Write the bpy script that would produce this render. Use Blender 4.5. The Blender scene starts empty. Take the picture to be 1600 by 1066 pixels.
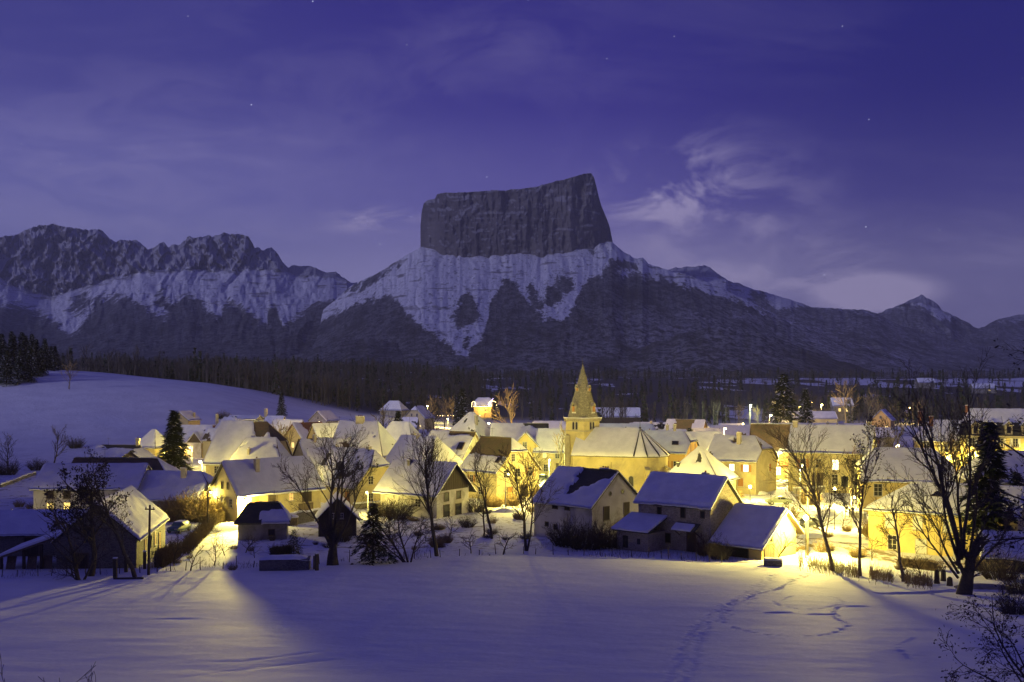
import bpy, math, random
import numpy as np
from mathutils import Vector, Matrix
R = math.radians
S = bpy.context.scene
COL = S.collection
F = 1600.0            # focal length in reference pixels, horizon on row 600

# ------------------------------------------------------------------ camera, sky, moon, exposure
cam_d = bpy.data.cameras.new('camera'); cam = bpy.data.objects.new('camera', cam_d); COL.objects.link(cam)
cam_d.sensor_width = 36; cam_d.lens = 36; cam_d.shift_y = 67/1600
cam.location = (0, 0, 0); cam.rotation_euler = (R(90), 0, 0)
cam_d.clip_start = 0.5; cam_d.clip_end = 60000
S.camera = cam
S.view_settings.view_transform = 'Standard'; S.view_settings.look = 'None'
S.view_settings.exposure = 0; S.view_settings.gamma = 1; S.view_settings.use_curve_mapping = False
S.cycles.use_denoising = True
S.cycles.max_bounces = 6; S.cycles.diffuse_bounces = 3; S.cycles.glossy_bounces = 2
S.cycles.transmission_bounces = 2; S.cycles.volume_bounces = 0; S.cycles.transparent_max_bounces = 8
S.cycles.sample_clamp_indirect = 4
S.cycles.caustics_reflective = False; S.cycles.caustics_refractive = False

class NT:                                           # terse node-tree builder
    def __init__(s, tree):
        s.t = tree; s.t.nodes.clear()
    def n(s, kind, **kw):
        nd = s.t.nodes.new('ShaderNode'+kind)
        for k, v in kw.items():
            if k.startswith('i_'):
                s.link(v, nd.inputs[k[2:].replace('_', ' ')])
            elif k.startswith('n') and k[1:].isdigit():
                s.link(v, nd.inputs[int(k[1:])])
            else: setattr(nd, k, v)
        return nd
    def link(s, v, inp):
        if isinstance(v, bpy.types.NodeSocket): s.t.links.new(v, inp)
        elif isinstance(v, bpy.types.Node): s.t.links.new(v.outputs[0], inp)
        elif v is not None:
            if isinstance(v, tuple) and len(v) == 3 and inp.type == 'RGBA': v = (*v, 1)
            inp.default_value = v
    def m(s, op, a, b=None, c=None, clamp=False):
        nd = s.n('Math', operation=op, use_clamp=clamp, n0=a)
        if b is not None: s.link(b, nd.inputs[1])
        if c is not None: s.link(c, nd.inputs[2])
        return nd
    def ss(s, v, lo, hi, a=0., b=1.):                 # smooth step
        nd = s.n('MapRange', interpolation_type='SMOOTHSTEP')
        for i, q in enumerate((v, lo, hi, a, b)): s.link(q, nd.inputs[i])
        return nd
    def mix(s, f, a, b, mode='MIX'):
        nd = s.n('MixRGB', blend_type=mode); s.link(f, nd.inputs[0]); s.link(a, nd.inputs[1]); s.link(b, nd.inputs[2])
        return nd
    def noise(s, vec, scale, det=4, rough=.55, dist=0.):
        nd = s.n('TexNoise', i_Scale=scale, i_Detail=det, i_Roughness=rough, i_Distortion=dist)
        if vec is not None: s.link(vec, nd.inputs['Vector'])
        return nd
    def ramp(s, f, stops):
        nd = s.n('ValToRGB'); s.link(f, nd.inputs[0]); e = nd.color_ramp.elements
        while len(e) < len(stops): e.new(.5)
        for el, (p, c) in zip(e, stops): el.position = p; el.color = (*c, 1)
        return nd

# ---- sky: moonlit violet dusk, thin cirrus, a few stars
W = bpy.data.worlds.new('World'); S.world = W; W.use_nodes = True
b = NT(W.node_tree)
tc = b.n('TexCoord'); sep = b.n('SeparateXYZ', n0=tc.outputs['Generated'])
dx, dy, dz = sep.outputs
elev = b.m('ABSOLUTE', dz)
base = b.ramp(elev, [(0, (.40, .37, .66)), (.105, (.42, .385, .72)), (.17, (.150, .132, .48)), (.26, (.047, .037, .315)), (.38, (.028, .023, .245)), (1, (.024, .022, .150))])
side = b.ss(dx, .12, -.42)                              # west is paler
low = b.ss(elev, .36, .10)
sky = b.mix(b.m('MULTIPLY', b.m('MULTIPLY', side, low), .80), base, (.200, .208, .54))
east = b.m('MULTIPLY', b.ss(dx, .02, .4), b.ss(elev, .08, .30, .50, .78))
sky = b.mix(east, sky, (.008, .010, .175))
west = b.m('MULTIPLY', b.ss(dx, -.05, -.42), b.ss(elev, .2, .32, 0., .6)); sky = b.mix(west, sky, (.060, .062, .30))
den = b.m('ADD', elev, .22)
pl = b.n('CombineXYZ', n0=b.m('DIVIDE', dx, den), n1=b.m('DIVIDE', dy, den), n2=0.0)
mp = b.n('Mapping', n0=pl); mp.inputs['Scale'].default_value = (1.0, 2.1, 1); mp.inputs['Rotation'].default_value = (0, 0, R(14))
n1 = b.noise(mp, 1.5, 7, .58, .9); n2 = b.noise(mp, .55, 3, .5, .4)
veil = b.m('MULTIPLY', b.ss(n1, .44, .78), b.ss(n2, .40, .66))
def spot(px, py, r, ay=1.0):                            # bounded cirrus patches at their bearings
    v = Vector(((px-800)/F, 1, (600-py)/F)).normalized()
    q = b.n('VectorMath', operation='SUBTRACT', n0=tc.outputs['Generated'], n1=tuple(v))
    q = b.n('VectorMath', operation='MULTIPLY', n0=q, n1=(1, 1, ay))
    return b.ss(b.n('VectorMath', operation='LENGTH', n0=q).outputs['Value'], r, 0.)
mp2 = b.n('Mapping', n0=tc.outputs['Generated']); mp2.inputs['Scale'].default_value = (5, 5, 17); mp2.inputs['Rotation'].default_value = (0, R(12), 0)
n3 = b.noise(mp2, 1.6, 6, .6, 1.3); wisp = b.ss(n3, .37, .68)
mp3 = b.n('Mapping', n0=tc.outputs['Generated']); mp3.inputs['Scale'].default_value = (7, 7, 12); mp3.inputs['Rotation'].default_value = (0, R(-24), 0)
n4 = b.noise(mp3, 1.3, 7, .62, .7); wisp2 = b.ss(n4, .42, .70)
patch = b.m('MULTIPLY', spot(1368, 456, .075, 3.2), b.m('MULTIPLY_ADD', wisp2, .55, .45))
patch = b.m('MULTIPLY', patch, 4.2)
for (px, py, r, ay, k, w) in ((1050, 295, .10, 1.7, 1.5, wisp2), (610, 345, .10, 5, 1.1, wisp), (1110, 330, .15, 1.5, 1.0, wisp2), (1500, 410, .22, 3.0, .22, wisp),
                              (1190, 430, .18, 2.6, .85, wisp), (790, 50, .12, 3.0, .10, wisp), (180, 320, .32, 1.6, .20, wisp), (620, 130, .35, 2.0, .10, wisp2)):
    patch = b.m('ADD', patch, b.m('MULTIPLY', b.m('MULTIPLY', spot(px, py, r, ay), w), k))
cl = b.m('ADD', b.m('MULTIPLY', veil, .12), patch, clamp=True)
sky = b.mix(b.m('MULTIPLY', cl, .72), sky, (.58, .51, .80))
vo = b.n('TexVoronoi', i_Scale=64.0); b.link(tc.outputs['Generated'], vo.inputs['Vector'])
vc = b.n('SeparateXYZ', n0=vo.outputs['Color'])
star = b.m('MULTIPLY', b.ss(vo.outputs['Distance'], .050, .022), b.m('MULTIPLY', b.m('GREATER_THAN', vc.outputs[0], .40), b.m('POWER', vc.outputs[1], 1.6)))
star = b.m('MULTIPLY', star, b.m('GREATER_THAN', dz, .05))
sky = b.mix(1.0, sky, b.mix(1.0, (.8, .85, 1.0), star, 'MULTIPLY'), 'ADD')
bg = b.n('Background', i_Color=sky, i_Strength=0.84)
b.n('OutputWorld', i_Surface=bg)

moon_d = bpy.data.lights.new('moon', 'SUN'); moon = bpy.data.objects.new('moon', moon_d); COL.objects.link(moon)
moon_d.energy = 1.3; moon_d.angle = R(3); moon_d.color = (.70, .68, 1.0)
moon.rotation_euler = (R(77), 0, R(-42))

# ------------------------------------------------------------------ helpers
def tag(o, label=None, cat=None, group=None, kind=None):
    if label: o['label'] = label
    if cat: o['category'] = cat
    if group: o['group'] = group
    if kind: o['kind'] = kind
    return o
def empty(name, loc, rz=0., label=None, cat=None, group=None):
    o = bpy.data.objects.new(name, None); COL.objects.link(o); o.location = loc; o.rotation_euler = (0, 0, rz)
    o.empty_display_size = .5
    return tag(o, label, cat, group)
def link(name, me, parent=None, loc=None, rz=None):
    o = bpy.data.objects.new(name, me); COL.objects.link(o); o.parent = parent
    if loc is not None: o.location = loc
    if rz is not None: o.rotation_euler = (0, 0, rz)
    return o
def mesh(name, v, f, mats, smooth=False, mi=None):
    me = bpy.data.meshes.new(name); me.from_pydata([tuple(p) for p in v], [], f)
    for m_ in (mats if isinstance(mats, (list, tuple)) else [mats]): me.materials.append(m_)
    if mi is not None: me.polygons.foreach_set('material_index', mi)
    if smooth: me.polygons.foreach_set('use_smooth', [True]*len(me.polygons))
    me.update(); return me
def npmesh(name, V, Q, mats, smooth=False, mi=None):       # fast path, Q is (n,3) or (n,4)
    V = np.asarray(V, np.float32); Q = np.asarray(Q, np.int32); k = Q.shape[1]
    me = bpy.data.meshes.new(name); me.vertices.add(len(V)); me.vertices.foreach_set('co', V.ravel())
    me.loops.add(Q.size); me.loops.foreach_set('vertex_index', Q.ravel())
    me.polygons.add(len(Q)); me.polygons.foreach_set('loop_start', np.arange(len(Q), dtype=np.int32)*k)
    try: me.polygons.foreach_set('loop_total', np.full(len(Q), k, np.int32))
    except Exception: pass
    for m_ in (mats if isinstance(mats, (list, tuple)) else [mats]): me.materials.append(m_)
    if mi is not None: me.polygons.foreach_set('material_index', np.asarray(mi, np.int32))
    me.polygons.foreach_set('use_smooth', np.full(len(Q), smooth))
    me.update(calc_edges=True); me.validate(); return me
class MB:                                                # collects boxes and prisms into one mesh
    def __init__(s): s.v = []; s.f = []
    def box(s, x0, x1, y0, y1, z0, z1):
        i = len(s.v); s.v += [(x, y, z) for z in (z0, z1) for y in (y0, y1) for x in (x0, x1)]
        s.f += [tuple(i+k for k in q) for q in ((0, 2, 3, 1), (4, 5, 7, 6), (0, 1, 5, 4), (2, 6, 7, 3), (0, 4, 6, 2), (1, 3, 7, 5))]
        return s
    def slab(s, pts, dzb, dzt):                            # polygon thickened vertically
        i = len(s.v); n = len(pts)
        s.v += [(p[0], p[1], p[2]+dzb) for p in pts] + [(p[0], p[1], p[2]+dzt) for p in pts]
        s.f += [tuple(i+k for k in range(n))[::-1], tuple(i+n+k for k in range(n))]
        s.f += [(i+k, i+(k+1) % n, i+n+(k+1) % n, i+n+k) for k in range(n)]
        return s
    def tube(s, p0, p1, r0, r1=None, n=8):
        r1 = r0 if r1 is None else r1
        p0, p1 = Vector(p0), Vector(p1); d = (p1-p0).normalized()
        a = d.orthogonal().normalized(); c = d.cross(a); i = len(s.v)
        for p, r in ((p0, r0), (p1, r1)):
            s.v += [tuple(p+(a*math.cos(t)+c*math.sin(t))*r) for t in [2*math.pi*k/n for k in range(n)]]
        s.f += [(i+k, i+(k+1) % n, i+n+(k+1) % n, i+n+k) for k in range(n)]
        s.f += [tuple(i+k for k in range(n))[::-1], tuple(i+n+k for k in range(n))]
        return s
    def lathe(s, prof, cx=0, cy=0, n=12):
        i = len(s.v)
        for r, z in prof: s.v += [(cx+r*math.cos(2*math.pi*k/n), cy+r*math.sin(2*math.pi*k/n), z) for k in range(n)]
        for j in range(len(prof)-1):
            s.f += [(i+j*n+k, i+j*n+(k+1) % n, i+(j+1)*n+(k+1) % n, i+(j+1)*n+k) for k in range(n)]
        s.f += [tuple(i+k for k in range(n))[::-1], tuple(i+(len(prof)-1)*n+k for k in range(n))]
        return s
    def poly(s, pts): i = len(s.v); s.v += [tuple(p) for p in pts]; s.f.append(tuple(range(i, i+len(pts)))); return s
    def me(s, name, m_, smooth=False): return mesh(name, s.v, s.f, m_, smooth)
    def build(s, name, m_, parent=None, loc=None, rz=None, smooth=False): return link(name, s.me(name, m_, smooth), parent, loc, rz)

_rs = np.random.RandomState(7); _TAB = _rs.rand(512, 512)
def vnoise(x, y):
    x = np.asarray(x, float); y = np.asarray(y, float)
    xi = np.floor(x).astype(int); yi = np.floor(y).astype(int); fx = x-xi; fy = y-yi
    fx = fx*fx*(3-2*fx); fy = fy*fy*(3-2*fy); g = lambda a, c: _TAB[a % 512, c % 512]
    return (g(xi, yi)*(1-fx)+g(xi+1, yi)*fx)*(1-fy)+(g(xi, yi+1)*(1-fx)+g(xi+1, yi+1)*fx)*fy
def fbm(x, y, o=4, g=.5):
    s = 0; a = 1; t = 0
    for k in range(o): s = s+a*vnoise(x*2**k+17.3*k, y*2**k+9.1*k); t += a; a *= g
    return s/t*2-1
def sstep(a, c, x): t = np.clip((np.asarray(x, float)-a)/(c-a), 0, 1); return t*t*(3-2*t)

# ground height, camera eye at z = 0
_gy = [-900, -700, -500, -250, -80, -20, 0, 20, 45, 75, 105, 125, 160, 250, 420, 700, 900, 1200, 1800, 2600, 9000]
_gz = [350, 300, 215, 75, 7, -1.2, -3.4, -8, -13.1, -17.1, -20.2, -21.0, -21.2, -21.0, -20.5, -19, -8, 3, 12, 18, 18]  # unseen hill behind the camera, raised to keep moonlight off the village
_hx = [-700, -420, -300, -225, -200, -155, -132, -112, -101, -80, -55, -30, 3000]
_hz = [34, 31, 29, 27.5, 26, 21.5, 17.8, 13, 9.6, 5, 2, 0, 0]
def Gn(x, y):
    x = np.asarray(x, float); y = np.asarray(y, float); w = np.clip(np.abs(y)*.05, 1.5, 60)
    z = sum(np.interp(y+k*w, _gy, _gz) for k in (-2, -1, 0, 1, 2))/5
    z = z+np.interp(x, _hx, _hz)*sstep(285, 455, y)*(1-.55*sstep(480, 700, y))
    z = z+.35*fbm(x/28, y/28, 3)*sstep(10, 60, y)+sstep(200, 900, y)*2.2*fbm(x/140+5, y/140, 3)
    return z
def G(x, y): return float(Gn(x, y))
def at(px, d, z=None):                                   # bearing given by picture column, distance in metres
    x = (px-800)/F*d
    return Vector((x, d, G(x, d) if z is None else z))

# ------------------------------------------------------------------ materials
MATS = {}
def material(name, fn):
    if name in MATS: return MATS[name]
    m_ = bpy.data.materials.new(name); m_.use_nodes = True; t = NT(m_.node_tree)
    out = t.n('OutputMaterial'); p = t.n('BsdfPrincipled'); t.link(p.outputs[0], out.inputs['Surface'])
    fn(t, p); MATS[name] = m_; return m_
def rough_mat(name, c1, c2, scale=1.0, rough=.85, bump=.3, bscale=8., stain=None):
    def fn(t, p):
        co = t.n('TexCoord').outputs['Object']
        n_ = t.noise(co, scale, 6, .62); c = t.mix(t.ss(n_, .32, .68), c1, c2)
        if stain: c = t.mix(t.m('MULTIPLY', t.ss(t.noise(co, scale*.6, 6, .7, .8), .47, .66), .8), c, stain)
        t.link(c.outputs[0], p.inputs['Base Color']); p.inputs['Roughness'].default_value = rough
        if bump:
            bm = t.n('Bump', i_Strength=bump, i_Distance=.05, i_Height=t.noise(co, bscale, 4)); t.link(bm.outputs[0], p.inputs['Normal'])
    return material(name, fn)
def emit_mat(name, col, st):
    def fn(t, p):
        p.inputs['Base Color'].default_value = (.6, .55, .45, 1); p.inputs['Emission Color'].default_value = (*col, 1)
        p.inputs['Emission Strength'].default_value = st
    return material(name, fn)
def snow_fn(scale=.35, tint=(.80, .81, .84), dark=(.70, .71, .75)):
    def fn(t, p):
        co = t.n('NewGeometry').outputs['Position']
        c = t.mix(t.ss(t.noise(co, scale, 5, .6), .35, .65), dark, tint)
        t.link(c.outputs[0], p.inputs['Base Color']); p.inputs['Roughness'].default_value = .75
        p.inputs['Specular IOR Level'].default_value = .25
        h = t.m('ADD', t.noise(co, scale*9, 5, .6), t.m('MULTIPLY', t.noise(co, scale*2.2, 3), 1.6))
        bm = t.n('Bump', i_Strength=.35, i_Distance=.09, i_Height=h); t.link(bm.outputs[0], p.inputs['Normal'])
    return fn
SNOW = material('snow', snow_fn(.5)); 
def ground_fn(t, p):                                      # snow with scuffed earth and dead grass showing in the village
    co = t.n('NewGeometry').outputs['Position']; s_ = t.n('SeparateXYZ', n0=co)
    c = t.mix(t.ss(t.noise(co, .12, 5, .6), .35, .65), (.72, .73, .77), (.81, .82, .85))
    vill = t.m('MULTIPLY', t.ss(s_.outputs[1], 122., 132.), t.ss(s_.outputs[1], 330., 250.))
    dirt = t.m('MULTIPLY', t.ss(t.noise(co, .55, 6, .68, .5), .545, .62), vill)
    c = t.mix(t.m('MULTIPLY', dirt, .75), c, (.16, .13, .09))
    far = t.ss(s_.outputs[1], 470., 620.); east = t.m('MULTIPLY', t.ss(s_.outputs[0], 150., 420.), t.m('MULTIPLY', t.ss(s_.outputs[1], 850., 1150.), t.ss(s_.outputs[1], 1700., 1500.)))
    mpf = t.n('Mapping', n0=co); mpf.inputs['Scale'].default_value = (.016, .0055, 0)
    lim = t.m('MULTIPLY_ADD', east, .16, .40); brush = t.m('GREATER_THAN', t.noise(mpf, 1., 6, .62), lim)
    c = t.mix(t.m('MULTIPLY', brush, far), c, (.060, .055, .050))
    t.link(c.outputs[0], p.inputs['Base Color']); p.inputs['Roughness'].default_value = .8
    h = t.m('ADD', t.noise(co, 2.2, 5, .6), t.m('MULTIPLY', t.noise(co, .6, 3), 1.8))
    bm = t.n('Bump', i_Strength=.5, i_Distance=.2, i_Height=h); t.link(bm.outputs[0], p.inputs['Normal'])
GROUND = material('village_snow', ground_fn)
FIELD = material('field_snow', snow_fn(.22, (.82, .83, .86), (.76, .77, .81)))
CREAM = rough_mat('cream_plaster', (.60, .52, .28), (.47, .40, .21), .5, .9, .25, 6, (.36, .31, .22))
YELLOW = rough_mat('ochre_plaster', (.64, .52, .21), (.56, .44, .17), .5, .9, .2, 6, (.46, .35, .18))
ORANGE = rough_mat('orange_plaster', (.66, .44, .16), (.60, .38, .13), .5, .9, .2, 6)
WHITE = rough_mat('white_plaster', (.60, .58, .54), (.48, .46, .42), .5, .9, .3, 6, (.30, .27, .22))
GREY = rough_mat('grey_render', (.34, .32, .29), (.25, .235, .21), .6, .92, .4, 5, (.15, .13, .11))
def stone_fn(c1, c2, mort, sc):
    def fn(t, p):
        co = t.n('TexCoord').outputs['Object']
        v = t.n('TexVoronoi', feature='DISTANCE_TO_EDGE', i_Scale=sc); w = t.n('TexVoronoi', i_Scale=sc)
        mpn = t.n('Mapping', n0=co); mpn.inputs['Scale'].default_value = (1, 1, 1.8)
        for q in (v, w): t.link(mpn.outputs[0], q.inputs['Vector'])
        g = t.n('SeparateXYZ', n0=w.outputs['Color'])
        c = t.mix(g.outputs[0], c1, c2); c = t.mix(t.ss(t.noise(co, .5, 5, .65), .4, .7), c, tuple(q*.6 for q in c1))
        c = t.mix(t.ss(v.outputs['Distance'], .09, .02), c, mort)
        t.link(c.outputs[0], p.inputs['Base Color']); p.inputs['Roughness'].default_value = .92
        bm = t.n('Bump', i_Strength=.6, i_Distance=.06, i_Height=t.ss(v.outputs['Distance'], 0., .16)); t.link(bm.outputs[0], p.inputs['Normal'])
    return fn
STONE = material('rubble_stone', stone_fn((.36, .32, .25), (.25, .22, .18), (.42, .38, .31), 2.4))
DSTONE = material('dark_rubble', stone_fn((.20, .18, .15), (.13, .12, .10), (.22, .20, .17), 2.0))
SPIRE = material('tufa_blocks', stone_fn((.36, .33, .24), (.20, .185, .13), (.13, .12, .09), 2.6))
ASHLAR = rough_mat('church_render', (.58, .50, .24), (.46, .39, .18), .35, .9, .3, 5, (.32, .27, .17))
QUOIN = rough_mat('cut_stone', (.42, .38, .28), (.30, .27, .20), 1.2, .9, .3, 6)
def wood_fn(c1, c2, k=5.):
    def fn(t, p):
        co = t.n('TexCoord').outputs['Object']; mpn = t.n('Mapping', n0=co); mpn.inputs['Scale'].default_value = (k, k, .35)
        n_ = t.noise(mpn, 1.6, 5, .6); c = t.mix(t.ss(n_, .3, .7), c1, c2)
        t.link(c.outputs[0], p.inputs['Base Color']); p.inputs['Roughness'].default_value = .85
        bm = t.n('Bump', i_Strength=.5, i_Distance=.03, i_Height=n_); t.link(bm.outputs[0], p.inputs['Normal'])
    return fn
TIMBER = material('dark_timber', wood_fn((.075, .055, .042), (.045, .034, .027)))
WOOD = material('weathered_wood', wood_fn((.20, .15, .10), (.12, .09, .06)))
SHUT = material('orange_brown_shutter', wood_fn((.42, .20, .06), (.33, .15, .045)))
WSHUT = rough_mat('pale_shutter', (.62, .62, .60), (.52, .52, .50), 2, .7, .1)
def tile_fn(c1, c2, c3):
    def fn(t, p):
        co = t.n('TexCoord').outputs['Object']; br = t.n('TexBrick', offset=.5)
        br.inputs['Scale'].default_value = 1; br.inputs['Brick Width'].default_value = .30; br.inputs['Row Height'].default_value = .26; br.inputs['Mortar Size'].default_value = .016
        t.link(co, br.inputs['Vector']); t.link((*c1, 1), br.inputs['Color1']); t.link((*c2, 1), br.inputs['Color2']); t.link((*[q*.4 for q in c1], 1), br.inputs['Mortar'])
        c = t.mix(t.ss(t.noise(co, .6, 5, .65), .42, .68), br.outputs[0], c3)
        t.link(c.outputs[0], p.inputs['Base Color']); p.inputs['Roughness'].default_value = .9
        bm = t.n('Bump', i_Strength=.5, i_Distance=.04, i_Height=br.outputs['Fac']); bm.invert = True; t.link(bm.outputs[0], p.inputs['Normal'])
    return fn
TILE = material('brown_tiles', tile_fn((.17, .115, .07), (.13, .085, .055), (.09, .075, .05)))
MOSS = material('mossy_tiles', tile_fn((.23, .17, .075), (.19, .135, .06), (.15, .13, .05)))
SLATE = material('dark_slates', tile_fn((.075, .07, .068), (.055, .052, .052), (.04, .04, .04)))
REDT = material('red_tiles', tile_fn((.26, .10, .06), (.21, .085, .05), (.16, .08, .05)))
BRICK = rough_mat('chimney_render', (.46, .41, .32), (.36, .32, .25), 1.5, .9, .3, 7)
FRAME = rough_mat('window_frame_paint', (.50, .47, .42), (.44, .41, .36), 2, .6, .0)
DFRAME = rough_mat('dark_frame', (.13, .09, .06), (.10, .07, .05), 2, .7, .0)
STEEL = rough_mat('galvanised_steel', (.34, .34, .33), (.27, .27, .26), 2, .45, .0)
IRON = rough_mat('black_iron', (.03, .03, .032), (.022, .022, .024), 2, .5, .0)
def glass_fn(t, p):
    p.inputs['Base Color'].default_value = (.018, .018, .022, 1); p.inputs['Roughness'].default_value = .12
GLASS = material('dark_pane', glass_fn)
LIT = emit_mat('lit_pane', (1, .70, .16), 1.5); HOT = emit_mat('bright_pane', (1, .84, .42), 4.5); DIM = emit_mat('dim_orange_pane', (1, .48, .10), .8)
GREENW = emit_mat('green_yellow_pane', (.72, .85, .06), 1.0)
BULB = emit_mat('sodium_bulb', (1, .86, .42), 60.); WBULB = emit_mat('white_bulb', (.95, 1, .70), 50.); FAIRY = emit_mat('fairy_light', (1, .74, .30), 14.); WARM = emit_mat('small_warm_bulb', (1, .6, .16), 16.); VFAIRY = emit_mat('violet_fairy_light', (.7, .5, 1), 9.)
BARK = rough_mat('dark_bark', (.085, .068, .052), (.05, .04, .032), 6, .95, .5, 18)
PBARK = rough_mat('pale_bark', (.20, .165, .12), (.13, .105, .075), 5, .95, .4, 16)
TWIG = rough_mat('twig_bark', (.10, .078, .055), (.065, .05, .036), 6, .95, .0)
LIT_TWIG = rough_mat('lamplit_twigs', (.34, .25, .12), (.24, .17, .08), 3, .95, .0)  # brighter copy of the twig bark, lamplight put into its colour
DRYLEAF = rough_mat('withered_leaves', (.06, .045, .03), (.035, .028, .02), 4, .9, .0)
NEEDLE = rough_mat('spruce_needles', (.030, .042, .022), (.018, .026, .016), 2.5, .85, .0)
BUSHG = rough_mat('box_foliage', (.085, .085, .028), (.055, .058, .02), 5, .85, .0)
REED = rough_mat('dead_reeds', (.28, .21, .11), (.18, .13, .07), 5, .9, .0)
# ------------------------------------------------------------------ ground, field, stream
def grid_faces(nr, nc):
    i = np.arange(nr*nc).reshape(nr, nc)
    return np.stack([i[:-1, :-1], i[:-1, 1:], i[1:, 1:], i[1:, :-1]], -1).reshape(-1, 4)
def edge_y(x):                                            # where the smooth field ends above the village
    return np.interp(x, [-75, -52, -40, -20, 0, 15, 24, 30, 36, 42, 60, 80], [100, 104, 108, 117, 124, 121, 116, 112, 104, 98, 93, 92])
ys = np.concatenate([np.linspace(-800, -75, 40), np.linspace(-70, 30, 40), np.linspace(31, 130, 150), np.linspace(130.7, 300, 190), np.geomspace(302, 8000, 170)])
ss_ = np.linspace(-1, 1, 420)
GY, SS = np.meshgrid(ys, ss_, indexing='ij'); GX = SS*(70+np.where(GY < 0, 2.6, .75)*np.abs(GY)); GZ = Gn(GX, GY)
inside = sstep(-3, 6, edge_y(GX)-GY)*sstep(30, 36, GY)*sstep(84, 74, np.abs(GX))
GZ = GZ-.45*inside
road_pts = [(62, 104), (45, 121), (41, 140), (43, 165), (42, 190), (36, 215), (20, 232), (0, 250), (-20, 262), (-45, 262), (-60, 235)]
def pl_dist(x, y, pts):
    d = np.full(np.shape(x), 1e9)
    for (ax, ay), (bx, by) in zip(pts[:-1], pts[1:]):
        t = np.clip(((x-ax)*(bx-ax)+(y-ay)*(by-ay))/((bx-ax)**2+(by-ay)**2), 0, 1)
        d = np.minimum(d, np.hypot(x-ax-t*(bx-ax), y-ay-t*(by-ay)))
    return d
me = npmesh('ground', np.stack([GX, GY, GZ], -1).reshape(-1, 3), grid_faces(*GX.shape), GROUND, True)
tag(link('ground', me), kind='structure')

st = .19
fx = np.arange(-76, 78, st); fy = np.arange(34, 126, st); FY, FX = np.meshgrid(fy, fx, indexing='ij'); FZ = Gn(FX, FY)
FZ = FZ+.035*fbm(FX/2.2, FY/1.6, 3)+.06*fbm(FX/9, FY/6, 3)
lip = edge_y(FX)+1.6*fbm(FX/5, FY/40+3, 3)-FY
FZ = FZ+.10-.75*sstep(1.2, -.8, lip)
FZ = FZ-.75*sstep(70, 76, np.abs(FX))-.75*sstep(37, 34.5, FY)
stream = [(33.5, 91.5), (36.5, 92.2), (39, 93.8), (41.5, 95), (44, 94), (48, 91)]
sd = pl_dist(FX, FY, stream); FZ = FZ-.75*sstep(1.0, .35, sd+.25*fbm(FX/1.3, FY/1.3, 2))
rng = random.Random(4)
def dent(x, y, r, dep, asp=1.0, ang=0.):
    j0, j1 = np.searchsorted(fx, [x-2*r*asp, x+2*r*asp]); i0, i1 = np.searchsorted(fy, [y-2*r*asp, y+2*r*asp])
    if j1 <= j0 or i1 <= i0: return
    X = FX[i0:i1, j0:j1]-x; Y = FY[i0:i1, j0:j1]-y; c, s_ = math.cos(ang), math.sin(ang)
    q = np.hypot((X*c+Y*s_)/asp, -X*s_+Y*c)/r
    FZ[i0:i1, j0:j1] += -dep*sstep(1.15, .55, q)+dep*.14*np.exp(-((q-1.35)/.28)**2)
def fpix(px, py):                                         # point of the field seen at a picture position
    lo, hi = 36., 130.
    for _ in range(40):
        y = (lo+hi)/2
        if (600-py)/F*y < G((px-800)/F*y, y)+.1: hi = y
        else: lo = y
    return (px-800)/F*y, y
def steps(pts, gap, r, dep, wob, rows=1, sp=0.):
    P = [fpix(*p) for p in pts]
    for (ax, ay), (bx, by) in zip(P[:-1], P[1:]):
        L = math.hypot(bx-ax, by-ay); n = max(1, int(L/gap)); a = math.atan2(by-ay, bx-ax)
        for k in range(n):
            for q in range(rows):
                o = (q-(rows-1)/2)*sp+rng.uniform(-wob, wob); t = (k+rng.uniform(.1, .9))/n
                dent(ax+(bx-ax)*t-math.sin(a)*o, ay+(by-ay)*t+math.cos(a)*o, r*rng.uniform(.8, 1.2), dep*rng.uniform(.7, 1.2), rng.uniform(1, 1.7), a)
main = [(1222, 884), (1205, 898), (1188, 912), (1165, 930), (1130, 950), (1100, 975), (1080, 1005), (1066, 1045), (1058, 1075)]
steps(main, .55, .20, .045, .24, 2, .75)
steps([(p[0]+10, p[1]) for p in main[:6]], 1.1, .22, .06, .8)
steps([(1290, 884), (1250, 902), (1200, 925), (1130, 945)], .8, .24, .12, .5)
loop = [(1232, 934), (1210, 940), (1212, 945), (1240, 950), (1275, 951), (1300, 947), (1317, 942), (1312, 935), (1290, 931), (1255, 930), (1232, 932)]
steps(loop, .8, .19, .07, .15)
steps([(1318, 944), (1300, 955), (1312, 968), (1326, 976), (1312, 986), (1290, 992), (1250, 994), (1205, 992), (1160, 985), (1140, 978)], .85, .20, .09, .15)
steps([(1437, 996), (1410, 1005), (1402, 1014), (1420, 1028), (1450, 1036)], .8, .20, .05, .14)
for (px, py, r, dp, asp) in ((1214, 957, .5, .10, 2.2), (1285, 960, .4, .08, 3.), (1335, 947, .5, .10, 2.2), (275, 968, .8, .05, 2.4)):
    dent(*fpix(px, py), r, dp, asp)
P1 = [fpix(*p) for p in ((245, 1062), (300, 1056), (355, 1048), (420, 1040), (520, 1030))]
FZ -= .03*sstep(.55, .05, np.abs(pl_dist(FX, FY, P1)))
P2 = [fpix(*p) for p in ((345, 1034), (380, 1033), (430, 1027), (500, 1018))]
FZ -= .03*sstep(.5, .05, pl_dist(FX, FY, P2))
tag(link('snow_field', npmesh('snow_field', np.stack([FX, FY, FZ], -1).reshape(-1, 3), grid_faces(*FX.shape), FIELD, True)), kind='structure')
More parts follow.
